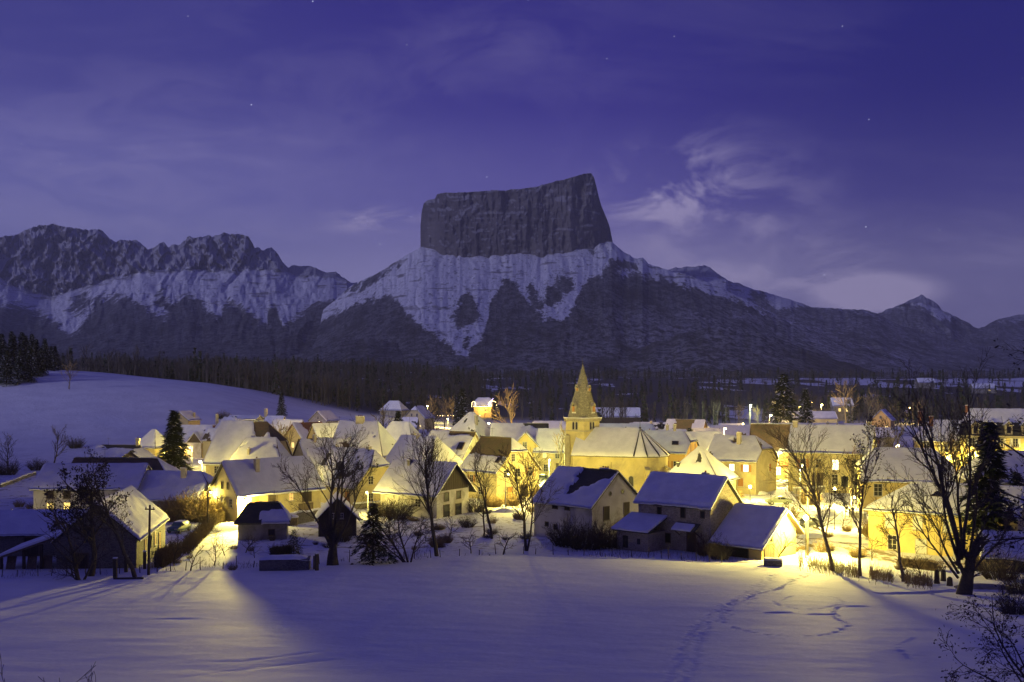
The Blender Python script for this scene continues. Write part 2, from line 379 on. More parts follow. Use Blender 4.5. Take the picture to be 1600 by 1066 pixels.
def water_fn(t, p):
    p.inputs['Base Color'].default_value = (.03, .026, .015, 1); p.inputs['Roughness'].default_value = .12
    bm = t.n('Bump', i_Strength=.25, i_Distance=.05, i_Height=t.noise(t.n('TexCoord').outputs['Object'], 4, 3)); t.link(bm.outputs[0], p.inputs['Normal'])
WATER = material('stream_water', water_fn)
v = []; q = []
for k, (x, y) in enumerate(stream):
    z = G(x, y)-.42
    v += [(x-.1, y-.75, z), (x+.1, y+.75, z)]
    if k: q.append((2*k-2, 2*k, 2*k+1, 2*k-1))
tag(link('stream', mesh('stream', v, q, WATER)), kind='structure')
def road_fn(t, p):
    co = t.n('NewGeometry').outputs['Position']; mpn = t.n('Mapping', n0=co); mpn.inputs['Scale'].default_value = (.35, .12, 1)
    c = t.mix(t.ss(t.noise(mpn, 2.4, 6, .62, .6), .47, .58), (.72, .71, .70), (.24, .19, .12))
    t.link(c.outputs[0], p.inputs['Base Color']); p.inputs['Roughness'].default_value = .7
    bm = t.n('Bump', i_Strength=.5, i_Distance=.12, i_Height=t.noise(co, 3, 5)); t.link(bm.outputs[0], p.inputs['Normal'])
ROAD = material('trodden_slush', road_fn)
def ribbon(name, pts, half, mat_, lift=.06, step=1.2):
    P = []
    for (ax, ay), (bx, by) in zip(pts[:-1], pts[1:]):
        n = max(1, int(math.hypot(bx-ax, by-ay)/step)); P += [(ax+(bx-ax)*k/n, ay+(by-ay)*k/n) for k in range(n)]
    P.append(pts[-1]); P = np.array(P)
    for _ in range(12): P[1:-1] = (P[:-2]+P[1:-1]*2+P[2:])/4
    T = np.gradient(P, axis=0); T /= np.linalg.norm(T, axis=1)[:, None]; N = np.stack([-T[:, 1], T[:, 0]], 1)
    cs = np.linspace(-half, half, 9); X = P[:, None, 0]+N[:, None, 0]*cs; Y = P[:, None, 1]+N[:, None, 1]*cs
    Z = Gn(X, Y)+lift-.14*(np.abs(cs)/half)**6
    return tag(link(name, npmesh(name, np.stack([X, Y, Z], -1).reshape(-1, 3), grid_faces(*X.shape), mat_, True)), kind='structure')
ribbon('road', road_pts, 3.6, ROAD)
ribbon('village_square', [(33, 182), (39, 172), (50, 166)], 5.5, ROAD, .12)
ribbon('lane', [(-52, 128), (-54, 142), (-58, 160), (-62, 185), (-64, 230)], 2.2, ROAD)

# ------------------------------------------------------------------ mountains
def mountain_fn(t, p):
    co = t.n('NewGeometry').outputs['Position']
    A = lambda n_: t.n('Attribute', attribute_name=n_).outputs['Fac']
    sc = t.n('Mapping', n0=co); sc.inputs['Scale'].default_value = (.001, .0004, .001)
    n_ = t.noise(sc, 22, 8, .68); nb = t.noise(sc, 7, 6, .6)
    st_ = t.n('Mapping', n0=co); st_.inputs['Scale'].default_value = (.0035, .0035, .03)     # strata
    band = t.noise(st_, 1.4, 5, .62, .4)
    vs = t.n('Mapping', n0=co); vs.inputs['Scale'].default_value = (.02, .01, .0030); flute = t.noise(vs, 1.2, 6, .62)
    nz = t.n('SeparateXYZ', n0=t.n('NewGeometry').outputs['Normal']).outputs[2]
    jit = t.m('MULTIPLY_ADD', n_, 2., -1.)
    rock = t.ss(t.m('ADD', A('f_rock'), t.m('MULTIPLY', jit, 1.3)), -.06, .10)
    wn = t.m('MULTIPLY_ADD', t.noise(sc, 85, 3, .7), 2., -1.); wv = t.n('Mapping', n0=co); wv.inputs['Scale'].default_value = (.016, .002, .005); wr = t.m('MULTIPLY_ADD', t.noise(wv, 1.3, 5, .65), 2., -1.)
    wood = t.ss(t.m('ADD', t.m('ADD', t.m('ADD', A('f_wood'), t.m('MULTIPLY', jit, .7)), t.m('MULTIPLY', wn, .75)), t.m('MULTIPLY', wr, 1.1)), -.05, .07)
    crag = t.m('MULTIPLY', t.ss(band, .555, .60), t.ss(nb, .47, .56))
    rc = t.mix(t.ss(flute, .3, .7), (.110, .100, .096), (.165, .153, .145)); big = t.noise(sc, 5.5, 5, .6, .5); rc = t.mix(t.ss(big, .40, .60), rc, t.mix(.6, rc, (.070, .066, .068)))
    ledge = t.m('ADD', t.m('MULTIPLY', t.ss(band, .60, .65), t.ss(nb, .52, .6)), t.ss(t.m('ADD', nz, t.m('MULTIPLY', jit, .35)), .42, .60), clamp=True)
    rc = t.mix(t.m('MULTIPLY', ledge, A('ledge')), rc, (.70, .71, .75))
    sn = t.mix(t.m('MULTIPLY', crag, .80), (.76, .77, .80), (.16, .15, .14))
    sn = t.mix(t.m('MULTIPLY', t.ss(t.noise(sc, 70, 3, .7), .575, .65), .8), sn, (.06, .065, .05))      # scattered firs
    fine = t.noise(sc, 130, 4, .75)
    fo = t.mix(t.ss(fine, .40, .66), (.022, .026, .022), (.11, .11, .115))
    frost = t.m('MULTIPLY', t.ss(t.noise(sc, 42, 9, .85), .42, .60), A('frost')); fo = t.mix(t.m('MULTIPLY', frost, t.ss(nb, .26, .58)), fo, (.60, .60, .64))
    c = t.mix(rock, sn, rc); c = t.mix(wood, c, fo)
    t.link(c.outputs[0], p.inputs['Base Color']); p.inputs['Roughness'].default_value = .9; p.inputs['Specular IOR Level'].default_value = .1
    h = t.mix(wood, t.mix(rock, t.m('MULTIPLY', n_, .7), t.m('ADD', t.m('MULTIPLY', flute, 1.2), t.m('MULTIPLY', band, .5))), t.m('MULTIPLY', fine, .8))
    bm = t.n('Bump', i_Strength=.9, i_Distance=26., i_Height=h); t.link(bm.outputs[0], p.inputs['Normal'])
ROCKY = material('alpine_slope', mountain_fn)
def poly_sd(px, py, pts):                                  # signed distance to a polygon, positive inside, in picture rows
    d = pl_dist(px, py, pts+[pts[0]]); ins = np.zeros(px.shape, bool); n = len(pts)
    for k in range(n):
        (ax, ay), (bx, by) = pts[k], pts[(k+1) % n]
        if ay == by: continue
        c = ((ay > py) != (by > py)) & (px < (bx-ax)*(py-ay)/(by-ay)+ax); ins ^= c
    return np.where(ins, d, -d)
def ridge(name, u0, u1, ncol, nrow, sky, Dr, Db, bpy_, rock, wood, patches=(), amp=120, jag=2.0, frost=.3, ledge=1.0, seed=0, gull=34., soft=26., cliff=.82):
    u = np.linspace(u0, u1, ncol); top = np.interp(u, *zip(*sky)); rk = np.interp(u, *zip(*rock)) if rock else top-30
    top = top+jag*fbm(u/9+seed, u*0+seed, 4)*1.6
    t = np.linspace(0, 1, nrow)[:, None]; U = np.broadcast_to(u, (nrow, ncol)); PY = bpy_+(top-bpy_)*t
    fr = np.clip((bpy_-PY)/(bpy_-np.minimum(rk, bpy_-8)), 0, 1); over = np.clip((rk-PY)/np.maximum(rk-top, 1), 0, 1)*(rk > top)
    has = (rk > top+1)
    g = np.where(has, cliff*fr+(1-cliff)*over, t)
    drm = np.broadcast_to(np.asarray(Dr(u) if callable(Dr) else Dr, float), u.shape)
    D = Db+(drm-Db)*g**.92
    wx = U/gull+.9*fbm(U/60+seed, PY/50, 3)+(U-800)*(PY-400)*-.00002
    gul = 1-np.abs(fbm(wx, PY/160+seed, 3))*2.2
    D = D+amp*(gul*.8+.5*fbm(U/11+seed, PY/16, 4))*np.clip(t*3, 0, 1)*np.where(PY < rk, .55, .62)
    D = D+np.where(has & (PY < rk), amp*(.7*fbm(U/8+seed*3, PY/22+U/50, 4)+1.3*np.abs(fbm(U/20+PY/45+seed, PY/30+4, 3))-.9*np.abs(fbm(U/14-PY/30+seed, PY/26, 3))), 0)
    X = (U-800)/F*D; Z = (600-PY)/F*D
    nb = 12; k = (np.arange(1, nb+1)[:, None])
    DB = D[-1]+k*120.; XB = (u-800)/F*D[-1]+0*k; ZB = Z[-1]-k*k*14.-k*20
    V = np.concatenate([np.stack([X, D, Z], -1), np.stack([XB, DB, np.maximum(ZB, -60)], -1)]).reshape(-1, 3)
    me = npmesh(name, V, grid_faces(nrow+nb, ncol), ROCKY, True)
    fw = (PY-np.interp(u, *zip(*wood)))/soft
    for pts in patches:
        fw = np.maximum(fw, poly_sd(U.astype(float), PY, list(pts))/soft)
    frk = (rk-PY)/soft
    ext = lambda a: np.concatenate([a, np.repeat(a[-1:], nb, 0)]).ravel().astype(np.float32)
    for nm, arr in (('f_rock', np.clip(frk, -2, 2)), ('f_wood', np.clip(fw, -2, 2)), ('frost', np.broadcast_to(frost(U, PY) if callable(frost) else frost, U.shape)), ('ledge', np.full(U.shape, ledge))):
        at_ = me.attributes.new(nm, 'FLOAT', 'POINT'); at_.data.foreach_set('value', ext(np.array(arr)))
    return tag(link(name, me), kind='structure')

ridge('mountain', -190, 640, 900, 230,
      [(-190, 400), (-80, 385), (0, 372), (30, 365), (60, 352), (85, 350), (110, 355), (130, 358), (160, 360), (168, 374), (185, 377), (214, 374), (222, 383), (230, 391), (240, 386), (256, 379), (262, 387), (275, 382), (290, 377), (293, 372), (320, 370), (345, 366), (362, 367), (388, 368), (392, 385), (400, 388), (410, 391), (416, 388), (424, 388), (434, 396), (442, 410), (452, 417), (475, 415), (500, 422), (530, 428), (540, 438), (552, 442), (600, 452), (640, 470)],
      6800, 2700, 600,
      [(-190, 450), (0, 438), (30, 452), (80, 464), (110, 455), (150, 442), (185, 432), (230, 424), (290, 420), (340, 424), (395, 422), (430, 420), (460, 432), (520, 432), (545, 440), (640, 470)],
      [(-190, 470), (0, 472), (40, 480), (70, 490), (92, 508), (108, 524), (122, 518), (140, 488), (150, 468), (175, 462), (200, 466), (232, 482), (256, 498), (262, 490), (268, 478), (290, 462), (310, 468), (336, 492), (345, 496), (350, 476), (362, 470), (400, 494), (418, 508), (412, 490), (430, 478), (442, 512), (460, 500), (490, 476), (520, 470), (545, 462), (640, 470)],
      [[(246, 470), (252, 452), (262, 470), (275, 490), (268, 496)], [(112, 470), (132, 458), (140, 470), (128, 488), (112, 490)]],
      amp=185, jag=2.6, frost=.42, ledge=.5, seed=3)
ridge('mountain', 430, 1530, 1050, 240,
      [(430, 560), (480, 505), (520, 472), (545, 450), (560, 441), (600, 421), (620, 409), (640, 396), (660, 386), (700, 388), (760, 390), (830, 388), (870, 384), (900, 380), (955, 377), (975, 394), (996, 405), (1004, 403), (1013, 412), (1040, 421), (1080, 432), (1120, 447), (1170, 470), (1230, 500), (1300, 525), (1420, 562), (1530, 601)],
      lambda u: np.interp(u, [430, 640, 800, 955, 1420], [5200, 4980, 4880, 4960, 4300]), 2350, 602,
      None,
      [(430, 545), (470, 520), (500, 500), (530, 488), (560, 472), (590, 464), (606, 460), (622, 470), (640, 494), (660, 512), (690, 530), (712, 546), (728, 556), (738, 542), (752, 528), (760, 505), (768, 470), (780, 446), (790, 434), (802, 442), (820, 462), (836, 480), (852, 500), (862, 500), (878, 506), (895, 478), (912, 448), (935, 424), (955, 419), (975, 426), (1005, 428), (1040, 436), (1080, 448), (1420, 560)],
      [[(712, 512), (706, 496), (716, 470), (730, 456), (744, 468), (752, 494), (745, 506), (726, 508)], [(856, 474), (858, 452), (872, 434), (880, 442), (872, 468), (862, 480)], [(824, 470), (822, 450), (830, 444), (846, 470), (852, 492), (842, 488)], [(880, 456), (884, 440), (893, 434), (898, 444), (888, 458)], [(720, 534), (732, 512), (736, 530), (726, 546)], [(925, 385), (930, 377), (936, 385), (928, 392)], [(955, 413), (975, 408), (998, 414), (1000, 426), (970, 424)],
       [(545, 452), (580, 432), (620, 412), (622, 416), (585, 440), (552, 458)]],
      amp=62, jag=1.2, frost=lambda U, PY: .42+.6*sstep(880, 1040, U)*sstep(470, 500, PY)+.18*sstep(505, 560, PY), seed=11, gull=26., soft=22.)
ridge('mountain', 985, 1760, 700, 150,
      [(985, 598), (1000, 500), (1014, 440), (1030, 421), (1060, 418), (1085, 417), (1100, 414), (1112, 420), (1120, 426), (1145, 441), (1180, 452), (1210, 461), (1235, 468), (1262, 478), (1290, 481), (1320, 484), (1345, 482), (1365, 488), (1400, 505), (1470, 530), (1560, 545), (1760, 560)],
      6300, 2900, 602,
      [(985, 440), (1060, 428), (1100, 432), (1120, 432), (1145, 441), (1760, 560)],
      [(985, 470), (1080, 450), (1120, 462), (1150, 472), (1172, 478), (1190, 470), (1215, 482), (1238, 480), (1252, 476), (1320, 480), (1760, 540)],
      [[(1168, 470), (1176, 456), (1190, 458), (1205, 478), (1180, 482)]], amp=170, jag=1.6, frost=lambda U, PY: .7+.3*sstep(480, 500, PY), ledge=.75, seed=21, soft=20.)
ridge('mountain', 1330, 1900, 520, 130,
      [(1330, 598), (1344, 560), (1358, 505), (1372, 490), (1400, 478), (1425, 468), (1440, 461), (1452, 468), (1466, 476), (1472, 484), (1495, 496), (1520, 509), (1530, 514), (1556, 501), (1585, 492), (1615, 488), (1680, 480), (1780, 500), (1900, 540)],
      7600, 5800, 575, [(1330, 598), (1358, 505), (1410, 476), (1440, 472), (1470, 486), (1495, 496), (1900, 520)],
      [(1330, 500), (1400, 484), (1432, 476), (1445, 482), (1470, 500), (1500, 498), (1900, 515)],
      amp=190, jag=1.6, frost=lambda U, PY: .75+.25*sstep(505, 530, PY), ledge=.6, seed=31, soft=16.)
ridge('hills', 880, 1480, 520, 110,
      [(880, 585), (960, 556), (1010, 540), (1060, 522), (1100, 512), (1140, 512), (1190, 520), (1240, 538), (1300, 560), (1360, 578), (1420, 590), (1480, 599)],
      3200, 2100, 602, None, [(880, 500), (1480, 500)], amp=60, jag=1.2, frost=lambda U, PY: .25+.45*sstep(1330, 1180, U), seed=41)
ridge('hills', 400, 800, 420, 110,
      [(400, 592), (450, 560), (500, 541), (540, 530), (580, 528), (620, 536), (670, 552), (720, 570), (760, 582), (800, 598)],
      3300, 2200, 602, None, [(400, 480), (800, 480)], [], amp=60, jag=1.2, frost=.4, seed=47)

# the table mountain: a closed block of limestone with snow on its plateau
ncol = 460; u = np.linspace(657, 957, ncol); s_ = np.linspace(0, 1, ncol)
tp = [(657, 352), (659, 330), (662, 318), (668, 313), (680, 310.5), (683, 303), (700, 301), (742, 300), (760, 298), (790, 297.5), (815, 295), (840, 291.5), (858, 286), (870, 283), (882, 281), (893, 277.5), (905, 274), (916, 271), (924, 270), (928, 277), (931, 288), (935, 305), (940, 322), (948, 341), (953, 355), (957, 376)]
top = np.interp(u, *zip(*tp))+1.4*fbm(u/7, u*0+2, 4)*np.clip((u-668)/10, 0, 1)
nfr = 130; t = np.linspace(0, 1, nfr)[:, None]; U = np.broadcast_to(u, (nfr, ncol)); bot = 408.
PY = bot+(top-bot)*t
bul = (1-np.abs(2*s_-1)**5)
D = 5010-230*bul+60*t**1.4
D = D+26*fbm(U/10, PY/90, 3)+44*np.abs(fbm(U/26+4, PY/60, 3))+13*fbm(U/5, PY/11, 4)+7*fbm(U/40, PY/5, 3)+36*np.abs(fbm(U/38+9, PY/34+U/70, 4))-20*np.abs(fbm(U/22-PY/40+3, PY/28, 3))
D = D+55*sstep(318, 309, PY)*sstep(690, 672, U)                         # step at the western shoulder
X = (U-800)/F*D; Z = (600-PY)/F*D
npl = 8; w = np.linspace(0, 1, npl+1)[1:, None]; depth = 330*bul+20
DP = D[-1]+w*depth; XP = X[-1]+0*w; ZP = Z[-1]+w*6*bul+0*DP
nbk = 10; w = np.linspace(0, 1, nbk+1)[1:, None]; DBk = DP[-1]+w*40; XB = XP[-1]+0*w; ZB = ZP[-1]*(1-w)+560*w
V = np.concatenate([np.stack(a, -1) for a in ((X, D, Z), (XP, DP, ZP), (XB, DBk, ZB))]).reshape(-1, 3)
me = npmesh('mountain_cliff', V, grid_faces(nfr+npl+nbk, ncol), ROCKY, True)
for nm, val in (('f_rock', 2.), ('f_wood', -2.), ('frost', 0.), ('ledge', .26)):
    a_ = me.attributes.new(nm, 'FLOAT', 'POINT'); a_.data.foreach_set('value', np.full(len(V), val, np.float32))
tag(link('mountain', me), kind='structure')

# ------------------------------------------------------------------ evening haze in the valley
hm = bpy.data.materials.new('haze'); hm.use_nodes = True; t_ = NT(hm.node_tree)
o_ = t_.n('OutputMaterial'); pv = t_.n('VolumePrincipled'); pv.inputs['Density'].default_value = 7.5e-5
pv.inputs['Color'].default_value = (.82, .82, .90, 1); pv.inputs['Anisotropy'].default_value = .2
t_.link(pv.outputs[0], o_.inputs['Volume'])
tag(MB().box(-6400, 6400, -850, 9300, -90, 1250).build('haze', hm), kind='stuff')
# ------------------------------------------------------------------ houses
_CACHE = {}
def cached(key, fn):
    if key not in _CACHE: _CACHE[key] = fn()
    return _CACHE[key]
FACE = {'F': 0., 'R': R(90), 'B': R(180), 'L': R(-90)}
def window(parent, pos, rz, w, h, kind):
    """kind: dark, lit, hot, dim, green; +s open shutters, +p pale shutters, c closed shutter, d door, g garage, o oculus, b bare hole"""
    if kind == 'oculus':
        pr = [(w/2+.10, -.02), (w/2+.10, .05), (w/2, .05), (w/2, -.02)]
        def mk():
            mb = MB(); n = 14
            for r0, y in ((w/2+.09, .0), (w/2+.09, -.05), (w/2, -.05), (w/2, .0)):
                mb.v += [(r0*math.cos(2*math.pi*k/n), y, r0*math.sin(2*math.pi*k/n)) for k in range(n)]
            for j in range(3): mb.f += [(j*n+k, j*n+(k+1) % n, (j+1)*n+(k+1) % n, (j+1)*n+k) for k in range(n)]
            return mb.me('window', QUOIN)
        def mk2():
            mb = MB(); n = 14; mb.v = [(w/2*math.cos(2*math.pi*k/n), -.012, w/2*math.sin(2*math.pi*k/n)) for k in range(n)]; mb.f = [tuple(range(n))]
            return mb.me('pane', GLASS)
        f = link('window', cached(('oc', w), mk), parent, pos, rz); link('pane', cached(('ocp', w), mk2), f); return f
    arch = kind == 'arch'
    if arch:
        def out(k, n=8): return [(-w/2-k, 0-k), (w/2+k, 0-k)]+[((w/2+k)*math.cos(math.pi*j/n), h-w/2+(w/2+k)*math.sin(math.pi*j/n)) for j in range(n+1)]
        def mk():
            mb = MB(); a, c = out(.14), out(0.); n = len(a)
            for pts, y in ((a, .0), (a, -.06), (c, -.06), (c, .0)): mb.v += [(x, y, z) for x, z in pts]
            for j in range(3): mb.f += [(j*n+k, j*n+(k+1) % n, (j+1)*n+(k+1) % n, (j+1)*n+k) for k in range(n)]
            return mb.me('window', QUOIN)
        def mk2():
            mb = MB(); mb.poly([(x, -.012, z) for x, z in out(0.)]); return mb.me('pane', GLASS)
        f = link('window', cached(('ar', w, h), mk), parent, pos, rz); link('pane', cached(('arp', w, h), mk2), f); return f
    if kind in ('door', 'odoor', 'gate'):
        mt = {'door': TIMBER, 'odoor': SHUT, 'gate': WOOD}[kind]
        def mk():
            mb = MB(); n = max(3, round(w/.24)); s = w/n
            for k in range(n): mb.box(-w/2+k*s+.008, -w/2+(k+1)*s-.008, -.045-(k % 2)*.006, -.006, .02, h)
            return mb.me('door', mt)
        def mk2():
            mb = MB(); mb.box(-w/2-.12, -w/2, -.08, 0, 0, h+.12).box(w/2, w/2+.12, -.08, 0, 0, h+.12).box(-w/2, w/2, -.078, 0, h+.002, h+.122); return mb.me('door_frame', DFRAME)
        d = link('door', cached((kind, w, h), mk), parent, pos, rz); link('door_frame', cached(('df', w, h), mk2), d)
        def mk3(): return MB().tube((w*.36, -.05, h*.46), (w*.36, -.11, h*.46), .03, .035, 6).me('handle', IRON)
        link('handle', cached(('dh', w, h), mk3), d); return d
    base = kind.split('+')[0]; ext = kind.split('+')[1] if '+' in kind else ''
    pm = {'dark': GLASS, 'lit': LIT, 'hot': HOT, 'dim': DIM, 'green': GREENW, 'closed': SHUT, 'pclosed': WSHUT, 'wclosed': TIMBER, 'hole': GLASS}[base]  # a hole is a dark sheet standing in for an opening's shade
    fm = DFRAME if base in ('hole', 'wclosed') else FRAME
    def mk():
        mb = MB(); t = .09
        mb.box(-w/2-t, -w/2, -.07, 0, -t, h+t).box(w/2, w/2+t, -.07, 0, -t, h+t).box(-w/2, w/2, -.068, 0, h+.001, h+t-.002).box(-w/2, w/2, -.068, 0, -t+.002, -.001)
        if base not in ('closed', 'pclosed', 'wclosed', 'hole'):
            mb.box(-.03, .03, -.05, -.014, 0, h)
            for q in ((.5,) if h < 1.1 else (.36, .70)): mb.box(-w/2, -.031, -.045, -.016, h*q-.02, h*q+.02).box(.031, w/2, -.045, -.016, h*q-.02, h*q+.02)
        return mb.me('window', fm)
    f = link('window', cached(('wf', w, h, fm.name, base in ('closed', 'pclosed', 'wclosed', 'hole')), mk), parent, pos, rz)
    if base in ('closed', 'pclosed', 'wclosed'):
        for s in (-1, 1):
            def mk2():
                mb = MB(); n = max(2, round(w/.36)); q = w/2/n
                for k in range(n): mb.box(k*q+.008 if s > 0 else -(k+1)*q+.008, (k+1)*q-.008 if s > 0 else -k*q-.008, -.05, -.005, .01, h-.01)
                return mb.me('shutter', pm)
            link('shutter', cached(('cs', w, h, s, pm.name), mk2), f)
    else:
        def mk2(): return MB().box(-w/2, w/2, -.012, -.004, 0, h).me('pane', pm)
        link('pane', cached(('wp', w, h, pm.name), mk2), f)
    def mk3(): return MB().box(-w/2-.16, w/2+.16, -.19, 0, -.20, -.10).me('sill', QUOIN)
    if base != 'hole': link('sill', cached(('ws', w), mk3), f)
    if ext:
        sm = WSHUT if ext == 'p' else SHUT
        for s in (-1, 1):
            def mk4():
                mb = MB(); a, c = (w/2+.10, w+.06) if s > 0 else (-w-.06, -w/2-.10)
                mb.box(a, c, -.05, -.004, -.03, h+.03)
                for q in (.18, .5, .82): mb.box(a+.02, c-.02, -.07, -.0502, h*q-.05, h*q+.05)
                return mb.me('shutter', sm)
            link('shutter', cached(('os', w, h, s, sm.name), mk4), f)
    return f

class Plane:
    """roof plane: rows v from eave (0) to top (1); a(v)..b(v) is the run along the eave"""
    def __init__(s, axis, sgn, e0, e1, z0, z1, ab):
        s.axis, s.sgn, s.e0, s.e1, s.z0, s.z1, s.ab = axis, sgn, e0, e1, z0, z1, ab
    def pt(s, u, v):
        vs = [q[0] for q in s.ab]; a = np.interp(v, vs, [q[1] for q in s.ab]); c = np.interp(v, vs, [q[2] for q in s.ab])
        r = a+(c-a)*u; e = s.e0+(s.e1-s.e0)*v; z = s.z0+(s.z1-s.z0)*v
        return (r, e, z) if s.axis == 'y' else (e, r, z)
    def outline(s):
        P = [s.pt(0, q[0]) for q in s.ab]+[s.pt(1, q[0]) for q in reversed(s.ab)]
        o = []
        for p in P:
            if not o or (Vector(p)-Vector(o[-1])).length > 1e-3: o.append(p)
        if (Vector(o[0])-Vector(o[-1])).length < 1e-3: o.pop()
        return o
_hs = [0]
def house(name, label, pos, rz, L, Wd, h, rise, kind='gable', wall=CREAM, roof=TILE, cat='house', eave=.45, verge=.35, win=(), chim=(),
          snow=.22, bare=(), yr=0., hb=None, k=.42, group=None, rl=None, gable=None, melt=0., ends='LR', dark_ridge=False, sky=()):
    """one house: X runs along the ridge, F is the -Y long wall; bare: (plane, u0,u1,v0,v1) patches with no snow"""
    _hs[0] += 1; seed = _hs[0]*7.31; rg = random.Random(_hs[0])
    if not melt and not bare and pos[1] > 185: melt = rg.choice((0, .16, .20, .24, .27))
    snow *= 1.35; H_ = empty(name, pos, rz, label, cat, group); hb = h if hb is None else hb; top = h+rise; y0, y1 = -Wd/2, Wd/2; x0, x1 = -L/2, L/2
    # walls
    mb = MB(); bz = -2.2
    def endpoly(x, hip):
        P = [(x, y0, bz), (x, y1, bz), (x, y1, hb)]
        if hip == 'hip': pass
        elif hip == 'half':
            zr = top-rise*k; P += [(x, yr+(y1-yr)*k, zr), (x, yr+(y0-yr)*k, zr)]
        else: P += [(x, yr, top)]
        return P+[(x, y0, h)]
    kindL = kind if 'L' in ends else 'gable'; kindR = kind if 'R' in ends else 'gable'
    pr, pl_ = endpoly(x1, kindR), endpoly(x0, kindL)
    mb.poly(pr); mb.poly(pl_[::-1])
    mb.poly([(x0, y0, bz), (x1, y0, bz), (x1, y0, h), (x0, y0, h)]); mb.poly([(x1, y1, bz), (x0, y1, bz), (x0, y1, hb), (x1, y1, hb)])
    mb.poly([(x0, y0, h), (x1, y0, h), (x1, y1, hb), (x0, y1, hb)])
    mb.build('wall', wall, H_)
    # roof planes
    sF = rise/(yr-y0); sB = (top-hb)/(y1-yr); g = verge; P = {}
    def rows(sgn):                                           # run limits of the long slopes
        def end(hp, x, s):
            if hp == 'gable': return [(0, x+s*g), (1, x+s*g)]
            if hp == 'half': return [(0, x+s*g), (1-k, x+s*g), (1, x+s*g-s*run_h)]
            return [(0, x+s*eave), (1, x-s*run)]
        return end
    run = min(Wd/2, L/2)*.98 if rl is None else (L-rl)/2; run_h = Wd/2*k*.9
    def ab(hpL, hpR):
        e = rows(1); a = e(hpL, x0, -1); c = e(hpR, x1, 1); vs = sorted({q[0] for q in a} | {q[0] for q in c})
        return [(v, float(np.interp(v, *zip(*a))), float(np.interp(v, *zip(*c)))) for v in vs]
    q = ab(kindL, kindR)
    P['F'] = Plane('y', 1, y0-eave, yr, h-eave*sF, top, q); P['B'] = Plane('y', -1, y1+eave, yr, hb-eave*sB, top, q)
    for hp, x, s, nm in ((kindL, x0, -1, 'L'), (kindR, x1, 1, 'R')):
        if hp == 'half':
            zr = top-rise*k; ex = x+s*g; P[nm] = Plane('x', s, ex, ex-s*run_h, zr, top, [(0, yr+(y0-yr)*k, yr+(y1-yr)*k), (1, yr, yr)])
        if hp == 'hip': P[nm] = Plane('x', s, x+s*eave, x-s*run, h-eave*sF, top, [(0, y0-eave, y1+eave), (1, yr, yr)])
    mb = MB()
    for nm, pn in P.items():
        o = pn.outline()
        if (nm in 'BR') != (nm == 'R' and False): pass
        mb.slab(o, 0.0, .20)
    rf = mb.build('roof', roof, H_)
    # overlapping hip seams stand proud as dark ridge caps
    mbc = MB(); pts = P['F'].ab[-1]
    A, B_ = (pts[1], yr, top+.2), (pts[2], yr, top+.2)
    if pts[2]-pts[1] > .3: mbc.tube(A, B_, .13, .13, 6)
    for nm in 'LR':
        if nm in P:
            o = P[nm]; a_ = Vector(o.pt(0, 1)); 
            for uu in (0, 1): mbc.tube(Vector(o.pt(uu, 0))+Vector((0, 0, .2)), a_+Vector((0, 0, .2)), .12, .12, 6)
    if mbc.f: mbc.build('ridge_cap', roof if not dark_ridge else IRON, H_)
    # snow blanket with its own edges, melted patches left open
    if snow > 0:
        V = []; Q = []
        for nm, pn in P.items():
            ln = np.linalg.norm(np.subtract(pn.pt(1, 0), pn.pt(0, 0))); sl = np.linalg.norm(np.subtract(pn.pt(.5, 1), pn.pt(.5, 0)))
            d = max(pos[1], 100)/1600*2.2; nu = int(np.clip(ln/d, 6, 60)); nv = int(np.clip(sl/d, 5, 40))
            us = np.linspace(0, 1, nu+1); vs = np.linspace(0, 1, nv+1); VV, UU = np.meshgrid(vs, us, indexing='ij')
            pts = np.array([pn.pt(uu, vv) for vv in vs for uu in us]).reshape(nv+1, nu+1, 3)
            th = snow*(1+.35*fbm(UU*ln/1.6+seed, VV*sl/1.6, 3)); edge = np.minimum(np.minimum(UU*ln, (1-UU)*ln), VV*sl); th = th*(.35+.65*sstep(0, .35, edge))
            th = th*np.where(VV >= .999, .8, 1)
            cov = np.ones_like(UU); nz = fbm(UU*ln/2.6+seed*2, VV*sl/1.9+seed, 4)
            if melt: cov = np.minimum(cov, .5+(nz+.62-melt)*4)
            for (bn, u0, u1, v0, v1) in bare:
                if bn == nm:
                    inn = np.minimum(np.minimum((UU-u0)*ln, (u1-UU)*ln), np.minimum((VV-v0)*sl, (v1-VV)*sl)); cov = np.minimum(cov, .5-(inn+nz*1.5+.1)*1.0)
            cov = np.clip(cov, 0, 1); th = th*sstep(.42, .75, cov)
            pts = pts.copy(); pts[..., 2] += .20+np.maximum(th, .01)
            if nm in 'FB': pts[0, :, 1] += -.07 if nm == 'F' else .07; 
            pts[0, :, 2] -= .02+.05*(rg.random()); pts[0, :, 2] += .10*fbm(us*ln/1.1+seed, us*0+3, 3)
            i0 = len(V); idx = np.arange((nv+1)*(nu+1)).reshape(nv+1, nu+1)+i0
            V += [tuple(p) for p in pts.reshape(-1, 3)]
            ok = (cov[:-1, :-1]+cov[1:, :-1]+cov[:-1, 1:]+cov[1:, 1:])/4 > .45
            flip = nm in 'BL' if True else False
            for a_ in range(nv):
                for c_ in range(nu):
                    if ok[a_, c_]:
                        f = (idx[a_, c_], idx[a_, c_+1], idx[a_+1, c_+1], idx[a_+1, c_]); Q.append(f if not flip else f[::-1])
